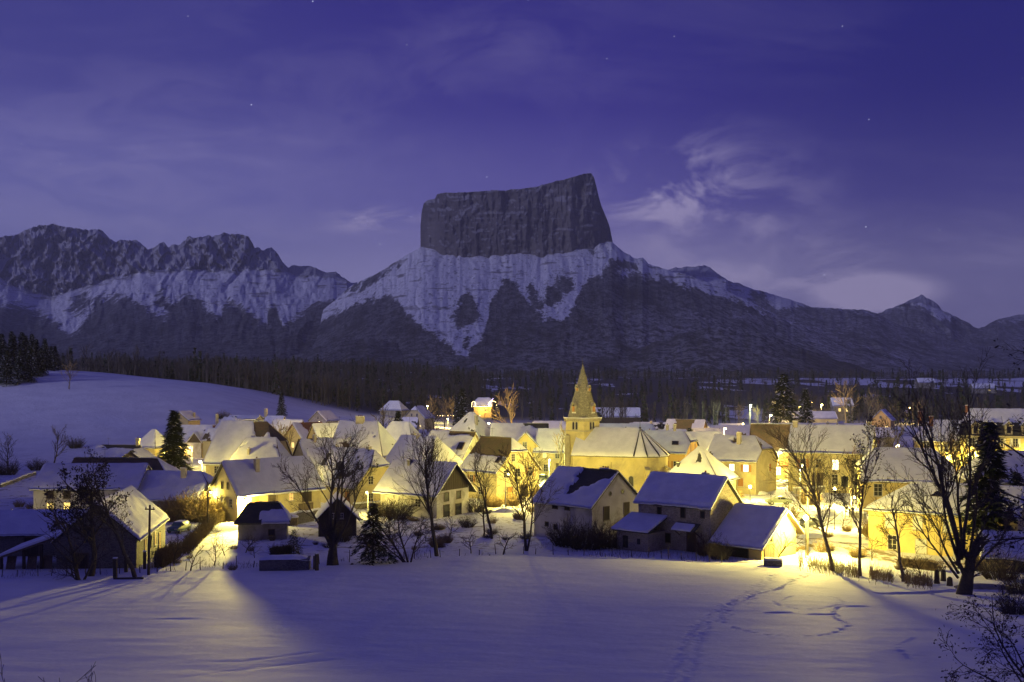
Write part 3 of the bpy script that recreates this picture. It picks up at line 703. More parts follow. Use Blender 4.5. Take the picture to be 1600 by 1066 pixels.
            for ring in (idx[0, :], idx[:, 0], idx[:, -1]):          # skirts
                rr = list(ring); okr = ok[0, :] if ring is not None and len(rr) == nu+1 and rr[0] == idx[0, 0] and rr[-1] == idx[0, -1] else (ok[:, 0] if rr[-1] == idx[-1, 0] else ok[:, -1])
                j0 = len(V); V += [(V[j][0], V[j][1], V[j][2]-snow*.62) for j in rr]
                Q += [(rr[j], rr[j+1], j0+j+1, j0+j) for j in range(len(rr)-1) if j < len(okr) and okr[j]]
        Q = [tuple(dict.fromkeys(f)) for f in Q]
        link('snow_cover', mesh('snow_cover', V, Q, SNOW, True), H_)
    if _hs[0] % 3 == 1 and pos[1] < 330:
        ax = L*.22*(1 if _hs[0] % 2 else -1); an = MB().tube((ax, yr, top), (ax, yr, top+2.1), .03, .025, 5).tube((ax-.6, yr, top+1.9), (ax+.6, yr, top+1.9), .02, .02, 4)
        for q in (-.5, -.2, .1, .4): an.tube((ax+q, yr-.35, top+1.9), (ax+q, yr+.35, top+1.9), .014, .014, 4)
        an.build('antenna', IRON, H_)
    # windows, doors
    win = list(win); have = {w_[0] for w_ in win}
    if cat in ('house',) and pos[1] < 420:
        for fc, span, hh_, kd_ in (('F', L, h, 'gable'), ('R', Wd, h, kindR), ('L', Wd, h, kindL)):
            if fc in have or hh_ < 2.6: continue
            for uu in ([-span*.28, span*.26] if span < 9 else [-span*.34, -span*.03, span*.30]):
                win.append((fc, uu+rg.uniform(-.3, .3), hh_*.42, .9, 1.3, rg.choice(('dark', 'dark+s', 'dark', 'wclosed', 'dark+p', 'closed', 'lit' if rg.random() < .4 else 'dark'))))
            if kd_ != 'hip' and fc != 'F': win.append((fc, rg.uniform(-.3, .3), hh_+.5, .7, 1.0, 'dark'))
    for w_ in win:
        fc, uu, vv, ww, hh, kd = w_
        p_ = {'F': (uu, y0, vv), 'R': (x1, uu, vv), 'B': (-uu, y1, vv), 'L': (x0, -uu, vv)}[fc]
        window(H_, p_, FACE[fc], ww, hh, kd)
    for cx, cy, ww, hh, *r in chim:                          # chimneys
        ct = r[0] if r else BRICK; zb = top-abs(cy-yr)*(sF if cy < yr else sB)-.5
        c = MB().box(cx-ww/2, cx+ww/2, cy-.32, cy+.32, zb, zb+.5+hh).box(cx-ww/2-.08, cx+ww/2+.08, cy-.40, cy+.40, zb+.501+hh, zb+.62+hh).build('chimney', ct, H_)
        mp_ = MB(); n = max(1, int(ww/.5))
        for j in range(n): mp_.lathe([(.13, zb+.62+hh), (.11, zb+.95+hh)], cx+(j-(n-1)/2)*.42, cy, 8)
        mp_.build('chimney_pot', IRON if r and len(r) > 1 else REDT, c)
        MB().box(cx-ww/2-.09, cx+ww/2+.09, cy-.41, cy-.14, zb+.63+hh, zb+.73+hh).build('snow_cap', SNOW, c, smooth=False)
    for (fc, uu, vv, ww, hh) in sky:                         # roof windows
        pn = P[fc]; c0 = Vector(pn.pt(uu, vv)); sl = Vector(pn.pt(uu, min(vv+.1, 1)))-c0; al = (Vector(pn.pt(min(uu+.1, 1), vv))-c0).normalized(); sl.normalize(); nr = al.cross(sl); nr = nr if nr.z > 0 else -nr
        def quad(a_, o0, o1):
            b4 = [c0+al*x*(ww/2+a_)+sl*y*(hh/2+a_)+nr*0 for x, y in ((-1, -1), (1, -1), (1, 1), (-1, 1))]; m2 = MB(); m2.v = [tuple(p+nr*o0) for p in b4]+[tuple(p+nr*o1) for p in b4]
            m2.f = [(3, 2, 1, 0), (4, 5, 6, 7), (0, 1, 5, 4), (1, 2, 6, 5), (2, 3, 7, 6), (3, 0, 4, 7)]; return m2
        f = quad(.10, .15, .50).build('skylight', DFRAME, H_); quad(-.02, .49, .53).build('pane', GLASS, f)
    if gable:                                                # boarded gable
        fc, zb, mt = gable; x = x1+.03 if fc == 'R' else x0-.03; s = 1 if fc == 'R' else -1; n = 0
        yy = np.linspace(y0*1.0, y1, int(Wd/.30)+1)
        hgt = lambda y: h+(top-h)*(1-abs(y)/(Wd/2))
        for a_, c_ in zip(yy[:-1], yy[1:]):
            if min(hgt(a_), hgt(c_)) > zb+.25:
                m2 = MB(); o = .02*(n % 2); n += 1
                pts = [(a_+.012, zb), (c_-.012, zb), (c_-.012, hgt(c_)-.02), (a_+.012, hgt(a_)-.02)]
                m2.v = [(x-s*.028, y, z) for y, z in pts]+[(x+s*(.05+o), y, z) for y, z in pts]
                m2.f = [(0, 1, 2, 3), (7, 6, 5, 4), (0, 4, 5, 1), (1, 5, 6, 2), (2, 6, 7, 3), (3, 7, 4, 0)]
                m2.build('plank', mt, H_)
    return H_
def corner(px, d, xdeg, L, Wd, c='R', z=None):
    """centre of a house from its nearest corner: c R = between F and R walls, L = between F and L walls"""
    a = R(xdeg); X = Vector((math.cos(a), math.sin(a), 0)); Y = Vector((-math.sin(a), math.cos(a), 0))
    p = at(px, d)+(X*(-L/2) if c == 'R' else X*(L/2))+Y*(Wd/2)
    p.z = G(p.x, p.y) if z is None else z
    return p, a
def ctr(px, d, xdeg, z=None):
    p = at(px, d); 
    if z is not None: p.z = z
    return p, R(xdeg)
def row(fc, us, v, w, h, k): return [(fc, u, v, w, h, k) for u in us]

# --- near barns and houses, from the left
p, a = ctr(28, 127, 4); house('long_shed', 'long low snow-roofed shed cut off by the left edge, with log-dark wall', p, a, 17, 7, 2.9, 2.0, wall=DSTONE, roof=SLATE, cat='shed', win=[('F', 3.0, .1, 1.6, 2.2, 'door'), ('F', -2, .9, 1, .9, 'hole')], eave=.6)
# barn with catslide lean-to: ridge runs away from the viewer, gable L faces us
d0 = 113; p = Vector((-45.6, 0, 0)); a = R(99)
c0 = at(151, d0)+Vector((math.cos(a), math.sin(a), 0))*9.0; c0.z = G(c0.x, c0.y)
barn = house('stone_barn', 'big dark rubble barn behind bare trees at lower left, with open lean-to', c0, a, 18, 8.4, 3.6, 3.7, wall=DSTONE, roof=SLATE, cat='barn', snow=.24, verge=.3,
      win=[('L', -.8, 3.3, 1.0, 1.6, 'hole'), ('L', -1.6, 0, 1.3, 2.0, 'door'), ('F', -4, 1.2, 1.0, 1.5, 'closed'), ('F', -1, 1.2, 1., 1.5, 'hole'), ('F', 2, 1.2, 1., 1.5, 'closed'), ('F', 5, 0, 1.2, 2.2, 'odoor')])
mb = MB(); yb = 4.2                                          # the lean-to on its left flank, open to the field
lt = MB().slab([(-9.6, 4.3, 3.75), (-1, 4.3, 3.75), (-1, 10.0, 1.75), (-9.6, 10.0, 1.75)], 0, .14).build('lean_to_roof', WOOD, barn)
MB().slab([(-9.7, 4.5, 3.80), (-1, 4.5, 3.80), (-1, 10.15, 1.82), (-9.7, 10.15, 1.82)], .10, .34).build('lean_to_snow', SNOW, barn)
for yy in (5.6, 7.4, 9.7): MB().box(-9.2, -8.9, yy, yy+.28, -1, 1.9+(9.7-yy)*.3).build('post', TIMBER, barn)
for k, yy in enumerate((4.6, 6.2, 8.3)): MB().slab([(-9.35-.35*k, yy, -.5), (-9.25-.35*k, yy+1.0, -.5), (-8.5, yy+1.1, 1.8), (-8.6, yy+.1, 1.8)], 0, .06).build('leaning_board', WOOD, barn)
p, a = corner(52, 161, 3, 16, 10, 'L'); house('farmhouse', 'plastered farmhouse at left with two glowing ground-floor windows', p, a, 16, 10, 4.7, 3.1, wall=WHITE, roof=SLATE, eave=.6,
      win=[('F', -5.4, .7, 1.0, 1.7, 'lit'), ('F', -2.8, .7, 1.0, 1.7, 'lit'), ('F', -5.4, 3.1, 1.0, 1.4, 'wclosed'), ('F', -2.8, 3.1, 1.0, 1.4, 'wclosed'), ('F', 1, .7, 1, 1.7, 'dark'), ('F', 4, .7, 1, 1.7, 'dark')])
p, a = ctr(200, 186, -6); house('long_house', 'long house with bare brown upper roof and snow along its eave', p, a, 20, 9, 3.6, 3.7, 'hip', wall=CREAM, roof=TILE, ends='R', bare=[('F', -.1, 1.1, .42, 1.2)], snow=.25, win=row('F', (-6, -2, 2, 6), 1, 1, 1.4, 'dark'))
p, a = ctr(268, 166, -8); house('cottage', 'low cottage under a wide snowy roof left of the lamp-lit farmhouse', p, a, 13.5, 10, 3.0, 3.6, 'half', wall=GREY, roof=TILE, ends='R', win=row('F', (-4, 0, 4), .8, .9, 1.3, 'dark'), chim=[(2.7, -1.2, .8, 1.7)])
fh, a = corner(371, 156, 47, 15.5, 7.4, 'L'); farm_lit = house('farmhouse', 'long cream farmhouse with a dazzling wall lamp and tall chimney', fh, a, 15.5, 7.4, 4.5, 4.1, wall=CREAM, roof=SLATE, eave=.8, verge=.5, snow=.3,
      win=[('F', -4.6, 1.9, 1.5, 2.0, 'closed'), ('F', -1.6, 2.0, 1.3, 1.6, 'wclosed'), ('F', 2.0, 2.4, .7, 1.3, 'dim'), ('F', 5.0, 2.0, 1.7, 2.2, 'wclosed'), ('F', 4.8, -.2, 2.6, 1.8, 'gate'),
           ('L', 1.0, 4.7, .45, 1.0, 'hole'), ('L', -.6, 4.7, .45, 1.0, 'hole'), ('L', 1.9, 2.0, .8, 1.2, 'dark'), ('L', -1.7, 2.0, .8, 1.2, 'dark'), ('L', -1.9, -.2, .8, 1.2, 'dark')], chim=[(-3.0, -1.6, .7, 2.2)])
sd = link('satellite_dish', MB().lathe([(.06, 0), (.34, .05), (.52, .16), (.54, .17), (.02, .03)], n=16).me('satellite_dish', WHITE), farm_lit, (-7.95, .1, 3.1)); sd.rotation_euler = (0, R(-80), 0)
p, a = ctr(412, 141, 10); house('shed', 'dark hipped shed with a single slab of snow, before the lamp-lit farmhouse', p, a, 6.4, 5.2, 2.5, 1.9, 'hip', wall=GREY, roof=SLATE, cat='shed', rl=4.2, bare=[('F', -.1, 1.1, .50, 1.2), ('L', -.2, 1.2, -.2, 1.2), ('F', -.1, .40, -.2, 1.2)], snow=.28, win=[('F', 1.2, .6, .8, .8, 'hole')])
p, a = ctr(527, 145, 100); house('chalet', 'small dark timber chalet with a dim gable behind the forked tree', p, a, 6, 5.2, 2.6, 2.7, wall=TIMBER, roof=SLATE, cat='cabin', win=[('L', -.5, 2.6, .5, .6, 'dark'), ('L', .5, 2.6, .5, .6, 'dark'), ('L', 0, .5, 1.4, 1.6, 'wclosed')], verge=.5)
p, a = corner(557, 174, -48, 15, 9.6, 'R'); house('farmhouse', 'yellow-lit farmhouse with clipped gable and patchy snow roof left of centre', p, a, 15, 10, 3.6, 5.6, 'half', wall=CREAM, roof=SLATE, ends='R', melt=.36, k=.45,
      win=[('R', -1.9, 3.9, .9, 1.3, 'dark'), ('R', 1.6, 3.9, .9, 1.2, 'dark'), ('R', -1.9, .9, .9, 1.4, 'dark'), ('R', 1.2, .7, .9, 1.6, 'odoor'), ('R', 2.9, .2, 1.0, 2.1, 'door'), ('F', 5, 0.4, 1.2, 2.2, 'odoor'), ('F', 2, .8, 1, 1.3, 'dark')], chim=[(3.5, .4, .8, 1.2, GREY)])
p, a = corner(685, 161, -33, 11.5, 7.8, 'R'); house('chalet', 'white house with dark boarded gable behind a bare tree', p, a, 11.5, 8.6, 4.3, 3.9, wall=WHITE, roof=SLATE, eave=1.1, verge=.8, gable=('R', 4.2, TIMBER),
      win=[('R', -1.8, 2.5, 1.2, 1.3, 'hole'), ('R', 1.5, 2.6, 1.1, 1.2, 'hole'), ('R', 1.4, -.2, 1.6, 2.0, 'hole'), ('R', -1.8, -.1, 1.5, 2.0, 'hole'), ('F', 2, 1.6, 1, 1.2, 'dark')], chim=[(-2.5, -.8, .5, 1.0, GREY)])
p, a = corner(925, 135, -44, 10.4, 10.6, 'R'); barn2 = house('barn', 'grey rendered barn with broken snow on its dark tiles, before the church', p, a, 10.4, 10.6, 4.9, 4.1, wall=WHITE, roof=SLATE, cat='barn', snow=.22,
      bare=[('F', .44, .93, .80, 1.3), ('F', .50, .56, .30, .95), ('F', .56, .72, .55, .68)],
      win=[('R', -1.5, 6.3, .55, .55, 'oculus'), ('R', 1.2, 6.4, .55, .55, 'oculus'), ('R', -2.3, 2.9, 1.1, 1.7, 'wclosed'), ('R', 2.1, 2.9, 1.1, 1.9, 'wclosed'), ('F', -1.3, 4.1, .9, .6, 'hole'), ('F', .9, 4.1, .8, .5, 'hole'), ('F', -2.8, 1.6, .5, .5, 'hole'), ('F', -1.2, 1.3, .6, .6, 'hole')],
      chim=[(2.6, .8, 1.5, .9, GREY)])
MB().tube((4.2, 0, 8.9), (4.2, 0, 10.4), .03).build('lightning_rod', IRON, barn2)
p, a = corner(1110, 124.5, -42, 10.6, 6.8, 'R'); barn3 = house('stone_barn', 'rubble stone barn with smooth snow roof and small door canopy', p, a, 10.6, 6.8, 5.9, 3.0, wall=STONE, roof=SLATE, cat='barn', snow=.26, verge=.45, eave=.5,
      win=[('F', -2.1, 4.2, .55, 1.0, 'hole'), ('F', 1.4, 4.2, .6, 1.2, 'hole'), ('F', 4.2, 4.4, .5, .8, 'hole'), ('F', 2.6, -.2, 1.1, 2.6, 'door'), ('F', -2.9, 1.4, .5, .9, 'hole'), ('F', -.8, .9, .7, 1.1, 'hole')], chim=[(2.2, .6, .55, 1.0, GREY)])
cn = MB().slab([(.8, -3.55, 3.55), (4.0, -3.55, 3.55), (4.0, -5.0, 2.75), (.8, -5.0, 2.75)], 0, .10).build('door_canopy', SLATE, barn3)
MB().slab([(.75, -4.0, 3.40), (3.5, -4.0, 3.40), (3.5, -5.1, 2.78), (.75, -5.1, 2.78)], .02, .22).build('canopy_snow', SNOW, cn)
for x in (.95, 3.85): MB().tube((x, -3.42, 2.0), (x, -4.8, 2.82), .06).build('canopy_brace', TIMBER, cn)
MB().slab([(-1.4, 3.8, 0), (-.6, 3.8, 0), (-.6, 4.0, 0), (-1.4, 4.0, 0)], 7, 7.3)
ls = empty('lean_to', (0, 0, 0)); ls.parent = barn3
MB().slab([(-5.9, -3.42, -2), (-1.2, -3.42, -2), (-1.2, -7.2, -2), (-5.9, -7.2, -2)], 0, 4.3).build('lean_to_wall', STONE, ls)
MB().slab([(-6.3, -3.43, 3.9), (-.9, -3.43, 3.9), (-.9, -7.7, 2.35), (-6.3, -7.7, 2.35)], 0, .14).build('lean_to_roof', SLATE, ls)
MB().slab([(-6.35, -3.45, 3.95), (-.85, -3.45, 3.95), (-.85, -7.85, 2.40), (-6.35, -7.85, 2.40)], .12, .36).build('lean_to_snow', SNOW, ls)
for w_ in ((-4.6, .3, .8, 1.5), (-2.6, .9, .5, .7)): MB().box(w_[0]-w_[2]/2, w_[0]+w_[2]/2, -7.24, -7.21, w_[1], w_[1]+w_[3]).build('opening', GLASS, ls)  # dark sheets on the wall stand in for shaded openings
p, a = corner(1190, 119.5, -46, 6.2, 7.6, 'R'); shed3 = house('timber_shed', 'open-fronted shed with long snowy slope and lamp-yellow end wall', p, a, 6.2, 7.6, 1.9, 3.5, wall=YELLOW, roof=WOOD, cat='shed', yr=1.0, hb=3.0, snow=.24, verge=.7, eave=.8,
      win=[('F', -.8, -.3, 4.2, 1.9, 'hole'), ('R', -2.2, -.3, 1.9, 2.0, 'gate'), ('R', -2.2, 2.1, 1.3, .9, 'hole')])

# --- the middle of the village
p, a = ctr(390, 214, -14); house('steep_house', 'tall house with bare brown roof peak and thick snow along its verges', p, a, 13, 12.5, 5.6, 7.4, 'half', wall=CREAM, roof=TILE, ends='R', k=.5, bare=[('R', -.2, 1.2, -.2, 1.2), ('F', .75, 1.1, .7, 1.2)], snow=.34, eave=.8, win=row('F', (-4, 0, 4), 3, 1, 1.4, 'dark'))
p, a = ctr(408, 203, -8); house('wing_house', 'cream house with plain snow-white hipped roof behind the lit farmhouse', p, a, 10.6, 7.4, 5.6, 4.6, 'hip', wall=CREAM, roof=TILE, rl=6.2, snow=.26, win=[('F', -.4, 4.2, 1.3, 1.1, 'dark'), ('F', -4, 4.4, .6, .7, 'dark')], chim=[(-1.5, -2.5, .4, 1.2)])
p, a = ctr(507, 208, 38); house('row_house', 'steep-roofed row house with a lime-green lit dormer slot', p, a, 11, 9, 4.4, 5.6, wall=CREAM, roof=TILE, melt=.30, win=[('L', .5, 4.6, .5, 1.6, 'green'), ('L', -1.4, 4.4, .9, 1.4, 'dark')], chim=[(-2.5, -.5, .6, 1.5), (1.5, -2.2, .6, 1.4)])
p, a = ctr(530, 190, 12); house('row_house', 'snow-streaked house beneath the big chimney house, with small dormer', p, a, 11, 9, 4.0, 5.0, wall=GREY, roof=SLATE, melt=.26, win=row('F', (-3, 0, 3), 1.5, 1, 1.3, 'dark'), chim=[(2.5, -1.4, .7, 1.3, GREY)])
p, a = ctr(573, 228, -22); house('chimney_house', 'large hipped house with broad block chimney and bright yellow end wall', p, a, 13.5, 10.5, 5.8, 6.8, 'hip', wall=YELLOW, roof=SLATE, ends='R', rl=5.5, win=[('R', -2, 2.4, 1, 1.4, 'dark')], chim=[(-1.5, -.3, 1.9, 1.6, QUOIN)])
p, a = ctr(626, 262, -24); house('hipped_house', 'shadowed house with violet snow hip roof left of the spruce clump', p, a, 12, 9, 5.0, 6.0, 'hip', wall=GREY, roof=SLATE, rl=5, win=row('F', (-3, 1), 2, 1, 1.3, 'dark'))
p, a = ctr(664, 203, -42); house('crossing_house', 'house whose roof is half violet half lamp-cream, two short chimneys', p, a, 13.5, 11.5, 4.4, 6.2, 'hip', wall=CREAM, roof=TILE, ends='R', rl=6.5, win=row('R', (-3, 1), 1.6, 1, 1.4, 'dark'), chim=[(-3.6, .3, .7, 1.0), (-1.6, -.4, .6, .8)])
p, a = ctr(708, 214, -34); house('row_house', 'violet-snowed house wedged against the mossy-roofed house, bare strip at ridge', p, a, 11, 9.5, 5.4, 5.6, wall=GREY, roof=TILE, bare=[('F', .45, 1.1, .86, 1.3)], sky=[('F', .84, .55, 1.3, 1.6)])
p, a = corner(776, 187, -44, 9.6, 11.4, 'R'); moss_house = house('stone_house', 'big stone house with mossy bare upper roof and clipped gable', p, a, 9.6, 11.4, 5.3, 5.6, 'half', wall=CREAM, roof=MOSS, ends='R', k=.42, verge=.4, snow=.22, bare=[('F', -.1, 1.2, .50, 1.3)],
      win=[('R', -1.4, 7.0, .9, 1.3, 'dark'), ('R', -3.2, 4.1, 1.4, 1.3, 'dark'), ('R', -.2, 4.1, 1.3, 1.4, 'dark'), ('R', 3.2, 4.0, 1.0, 1.6, 'dark+s'), ('R', -2.2, .2, 1.2, 2.0, 'odoor'), ('R', 1.6, .2, 1.8, 2.2, 'door'), ('F', -1.8, 3.0, .8, 1.3, 'dark+s'), ('F', .6, .9, .9, 1.3, 'dark')], sky=[('F', .86, .36, .8, 1.1)])
p, a = ctr(737, 255, -36); house('pyramid_house', 'tall house with a pyramid roof, one face violet and one amber', p, a, 12, 11, 7.0, 6.6, 'hip', wall=GREY, roof=SLATE, rl=1.4, win=row('F', (-3, 2), 3, 1, 1.4, 'dark'), chim=[(3.0, -2.0, .6, 2.0, GREY)])
p, a = ctr(822, 240, 88); house('gabled_house', 'bright lemon-lit narrow gable house between the tower and the mossy roof', p, a, 9, 6.2, 6.4, 3.2, wall=YELLOW, roof=SLATE, win=[('L', -.2, 6.0, .9, 1.6, 'dark'), ('L', -1.6, 2.6, 1, 1.5, 'dark+s'), ('L', 1.6, 2.6, 1, 1.5, 'dark+s')])
p, a = ctr(812, 250, -3); house('cross_house', 'broad house with violet snow roof crossing behind the lemon gable', p, a, 13.5, 9, 6.4, 4.6, wall=CREAM, roof=SLATE, bare=[('F', .55, 1.1, .84, 1.3)], win=[('F', 5.2, 2.6, 1, 1.6, 'dark')])
p, a = ctr(868, 238, -16); house('pale_house', 'pale house left of the tower with one glowing window', p, a, 8, 8, 5.6, 4.6, wall=CREAM, roof=TILE, win=[('F', -1.6, 4.1, .8, 1.1, 'lit'), ('F', 1.4, 4.0, .9, 1.4, 'dark'), ('F', -1.3, 1.0, .9, 1.5, 'dark'), ('F', 1.6, .9, .9, 1.9, 'door')])
p, a = ctr(985, 243, -10); house('presbytery', 'broad hipped house behind the church nave, snow roof and square chimney', p, a, 15.5, 10, 6.0, 5.2, 'hip', wall=YELLOW, roof=SLATE, ends='R', rl=10.5, chim=[(4.6, -2.6, .8, 1.6)])
p, a = corner(1071, 214, -28, 10.5, 9.5, 'R'); house('orange_house', 'deep orange house with clipped gable and skylight right of the apse', p, a, 10.5, 9.5, 6.6, 3.9, 'half', wall=ORANGE, roof=SLATE, ends='R', k=.5,
      win=[('F', .6, 3.0, .9, 1.7, 'dark+s'), ('F', 3.2, 3.0, 1.0, 1.7, 'dark+s'), ('F', -2.4, 3.0, .9, 1.7, 'dark+s'), ('R', -1.4, 6.6, .7, 1.6, 'closed'), ('R', 1.6, 6.6, .7, 1.6, 'closed'), ('R', -2, 3, .9, 1.5, 'closed')], chim=[(-.5, .3, .45, 1.7), (1.2, .2, .45, 1.8)], sky=[('F', .72, .45, 1.3, 1.0)])
p, a = corner(1121, 184, -31, 10.4, 10.2, 'R'); house('pyramid_house', 'cream house under a snow pyramid roof with dark hip line, by the car', p, a, 10.4, 10.2, 3.9, 5.3, 'hip', wall=CREAM, roof=SLATE, rl=.5, eave=.6, snow=.2, bare=[('F', .55, .72, .60, .84)], dark_ridge=True,
      win=[('R', -1.4, 1.3, .8, 1.3, 'dark+s'), ('R', 2.6, 1.3, .8, 1.3, 'dark+s'), ('R', 2.4, -.2, 1, 1.1, 'dark')], chim=[(-2.9, -3.4, .4, .9, IRON)])
p, a = corner(1181, 196, -36, 10.6, 10.4, 'R'); house('roadside_house', 'two-storey house with chimney through patchy snow and lit upper windows', p, a, 10.6, 10.4, 6.4, 4.3, 'half', wall=CREAM, roof=TILE, ends='R', k=.55, melt=.12, snow=.16, bare=[('F', .46, .62, .66, .95)],
      win=[('F', .4, 4.3, 1.0, 1.3, 'hot'), ('F', 3.3, 4.3, 1.0, 1.3, 'hot+s'), ('F', 2.2, 1.4, 1.1, 1.6, 'closed'), ('R', 1.8, 4, 1, 1.5, 'closed')], chim=[(.4, -1.8, .8, 2.3)])
p, a = ctr(1101, 226, 22); house('roadside_house', 'plain cream-snow roof tucked between orange house and chimneyed roadside house', p, a, 11, 9, 6.2, 3.9, 'hip', wall=CREAM, roof=SLATE, ends='R', rl=7)
p, a = ctr(1300, 203, -24); house('town_hall', 'long dim-yellow building with bright cross window and lamp-lit gable', p, a, 15.5, 9.5, 7.8, 4.7, wall=CREAM, roof=SLATE, snow=.24, verge=.25, eave=.4,
      win=[('F', -4.9, 4.7, 1, 1.6, 'dark+s'), ('F', -2, 4.7, 1, 1.6, 'dark'), ('F', 1.2, 4.4, 1.1, 1.9, 'hot'), ('F', 4.6, 4.7, 1, 1.6, 'dark'), ('F', -2.2, .6, 2.0, 3.0, 'door'), ('F', 1.1, 1.6, 1, 1.8, 'dark'), ('F', 2.9, 1.2, 1.2, 2.1, 'arch'), ('F', 5.3, 1.6, 1, 1.8, 'dark')], chim=[(-7.0, -.5, .9, 1.4), (6.9, .5, .8, 1.4)])
p, a = ctr(1222, 226, -8); house('balcony_house', 'house behind the starburst lamp, bare brown roof and orange balcony', p, a, 13, 9, 6.6, 5.2, 'hip', wall=YELLOW, roof=TILE, ends='R', rl=7.5, bare=[('F', -.1, .80, .12, 1.2)], win=[('F', 1.4, 4.0, 1, 1.6, 'closed'), ('F', -1.4, 1.3, 1.1, 1.7, 'hot'), ('F', -3, 1.4, .8, 1.5, 'hot'), ('F', 1.3, 1.0, 1.3, 2.0, 'dim')])
bal = bpy.data.objects['balcony_house']
bl = MB().box(-3.6, 2.4, -5.7, -4.52, 3.3, 3.5).build('balcony', SHUT, bal)
for k in range(11): MB().box(-3.5+k*.58, -3.42+k*.58, -5.68, -5.60, 3.502, 4.35).build('baluster', SHUT, bl)
MB().box(-3.6, 2.4, -5.72, -5.56, 4.352, 4.45).build('handrail', SHUT, bl)
p, a = corner(1352, 168, -14, 13, 8.4, 'L'); house('inn', 'amber house with hipped violet roof, balcony and brightly lit porch', p, a, 14, 10, 5.6, 4.6, 'half', wall=YELLOW, roof=SLATE, k=.62, snow=.22, win=[('L', -1.6, 3.2, 1.1, 1.7, 'dark'), ('L', 1.4, 3.2, 1, 1.5, 'dark+s'), ('L', 1.2, -.1, 1.6, 2.1, 'dim'), ('F', -4.6, 3.0, 1.2, 1.9, 'dark'), ('F', -4.6, .6, 1, 1.6, 'dark')], chim=[(-4.6, .6, .6, 1.2, CREAM)])
inn = bpy.data.objects['inn']
bl = MB().box(-8.5, -7.02, -4.6, 3.2, 2.6, 2.8).build('balcony', WOOD, inn)
for k in range(13): MB().box(-8.48, -8.40, -4.5+k*.63, -4.4+k*.63, 2.802, 3.6).build('baluster', WOOD, bl)
MB().box(-8.52, -8.36, -4.6, 3.2, 3.602, 3.72).build('handrail', WOOD, bl)
p, a = corner(1357, 129, -34, 17, 9.5, 'L'); yh = house('shuttered_house', 'large yellow house with pale closed shutters and a skylight, right foreground', p, a, 17, 9.5, 5.2, 2.9, 'hip', wall=YELLOW, roof=SLATE, ends='L', snow=.2, eave=.5,
      win=[('F', -5.9, 3.0, 1.0, 1.6, 'pclosed'), ('F', -2.6, 3.0, 1.0, 1.6, 'pclosed'), ('F', .9, 3.0, 1.0, 1.6, 'pclosed'), ('F', 4.6, 3.0, 1, 1.6, 'pclosed'), ('F', -5.6, .3, 1.0, 1.7, 'dark'), ('F', -2.2, .1, 1.2, 1.7, 'pclosed'), ('F', 2.1, .1, 1.1, 1.7, 'pclosed'), ('F', 6, .2, 1.1, 1.7, 'pclosed')], sky=[('F', .36, .62, 1.5, 1.1)], melt=.06)
p, a = ctr(1588, 112, -20); house('low_shed', 'low shed with snowy slope at right edge beside the yellow house', p, a, 7, 5, 1.8, 2.0, wall=YELLOW, roof=SLATE, cat='shed', win=[('F', 0, .2, 1, 1.2, 'hole')])
p, a = ctr(1590, 158, -6); house('dim_house', 'large dim olive house at right edge, snow roof behind dark fir', p, a, 15, 10, 6.6, 3.8, 'hip', wall=GREY, roof=SLATE, ends='L', rl=9, win=[('F', -5, 3.6, 1, 1.5, 'dark'), ('F', -2, 3.6, 1, 1.5, 'dark'), ('F', -5, .8, 1, 1.5, 'dark')])
# the hotel with a mansard and dormers
p, a = ctr(1566, 232, -16); hotel = house('hotel', 'grand lamp-lit mansard hotel with white dormers at upper right', p, a, 18, 10, 9.6, 5.4, 'hip', wall=YELLOW, roof=SLATE, rl=13.5, cat='hotel', eave=.5, bare=[('F', -.1, 1.1, -.2, .50), ('L', -.2, 1.2, -.2, .5)], snow=.25,
      win=row('F', (-7, -4.2, -1.2, 1.8, 4.8, 7.6), 7.1, 1.0, 1.8, 'dark+p')+row('F', (-7, -1.2, 1.8, 4.8, 7.6), 3.8, 1.0, 1.9, 'dark+p')+[('F', -4.2, 2.6, 1.6, 2.6, 'odoor'), ('F', -4.2, 5.4, 1.4, 1.0, 'hot')], chim=[(-7.2, .6, .9, 1.6, REDT), (7, .6, .9, 1.6, REDT)])
for k, x in enumerate((-6.3, -2.9, .5, 3.9, 7.2)):
    d_ = MB().box(x-.75, x+.75, -5.0, -2.6, 9.4, 11.9).build('dormer', CREAM, hotel)
    MB().slab([(x-1.0, -5.3, 11.75), (x, -5.3, 12.75), (x, -2.2, 12.75), (x-1.0, -2.2, 11.75)], .02, .16).slab([(x+1.0, -5.3, 11.75), (x+1.0, -2.2, 11.75), (x, -2.2, 12.75), (x, -5.3, 12.75)], .02, .16).build('dormer_roof', SNOW, d_)
    MB().slab([(x-.75, -5.0, 11.9), (x+.75, -5.0, 11.9), (x, -5.0, 12.65)], 0, .02).poly([(x-.75, -4.98, 11.9), (x+.75, -4.98, 11.9), (x, -4.98, 12.7)]).build('dormer_gable', CREAM, d_)
    MB().box(x-.42, x+.42, -5.05, -5.01, 10.1, 11.6).build('dormer_pane', GLASS, d_)
MB().box(-9.3, 9.3, -5.75, -5.02, 9.15, 9.5).build('cornice', CREAM, hotel)
p, a = ctr(1478, 238, -16); house('hotel_wing', 'lower wing adjoining the mansard hotel, speckled snow roof with brick chimneys', p, a, 13, 9, 8.2, 4.2, 'hip', wall=YELLOW, roof=SLATE, cat='house', rl=6.5, melt=.1, win=row('F', (-4, -1, 2, 5), 5.8, 1, 1.8, 'dark+p')+row('F', (-4, -1, 2, 5), 2.6, 1, 1.8, 'dark+p'), chim=[(-5.6, 0, .9, 2.2, REDT), (-3.4, -1.4, .9, 2.4, REDT)])

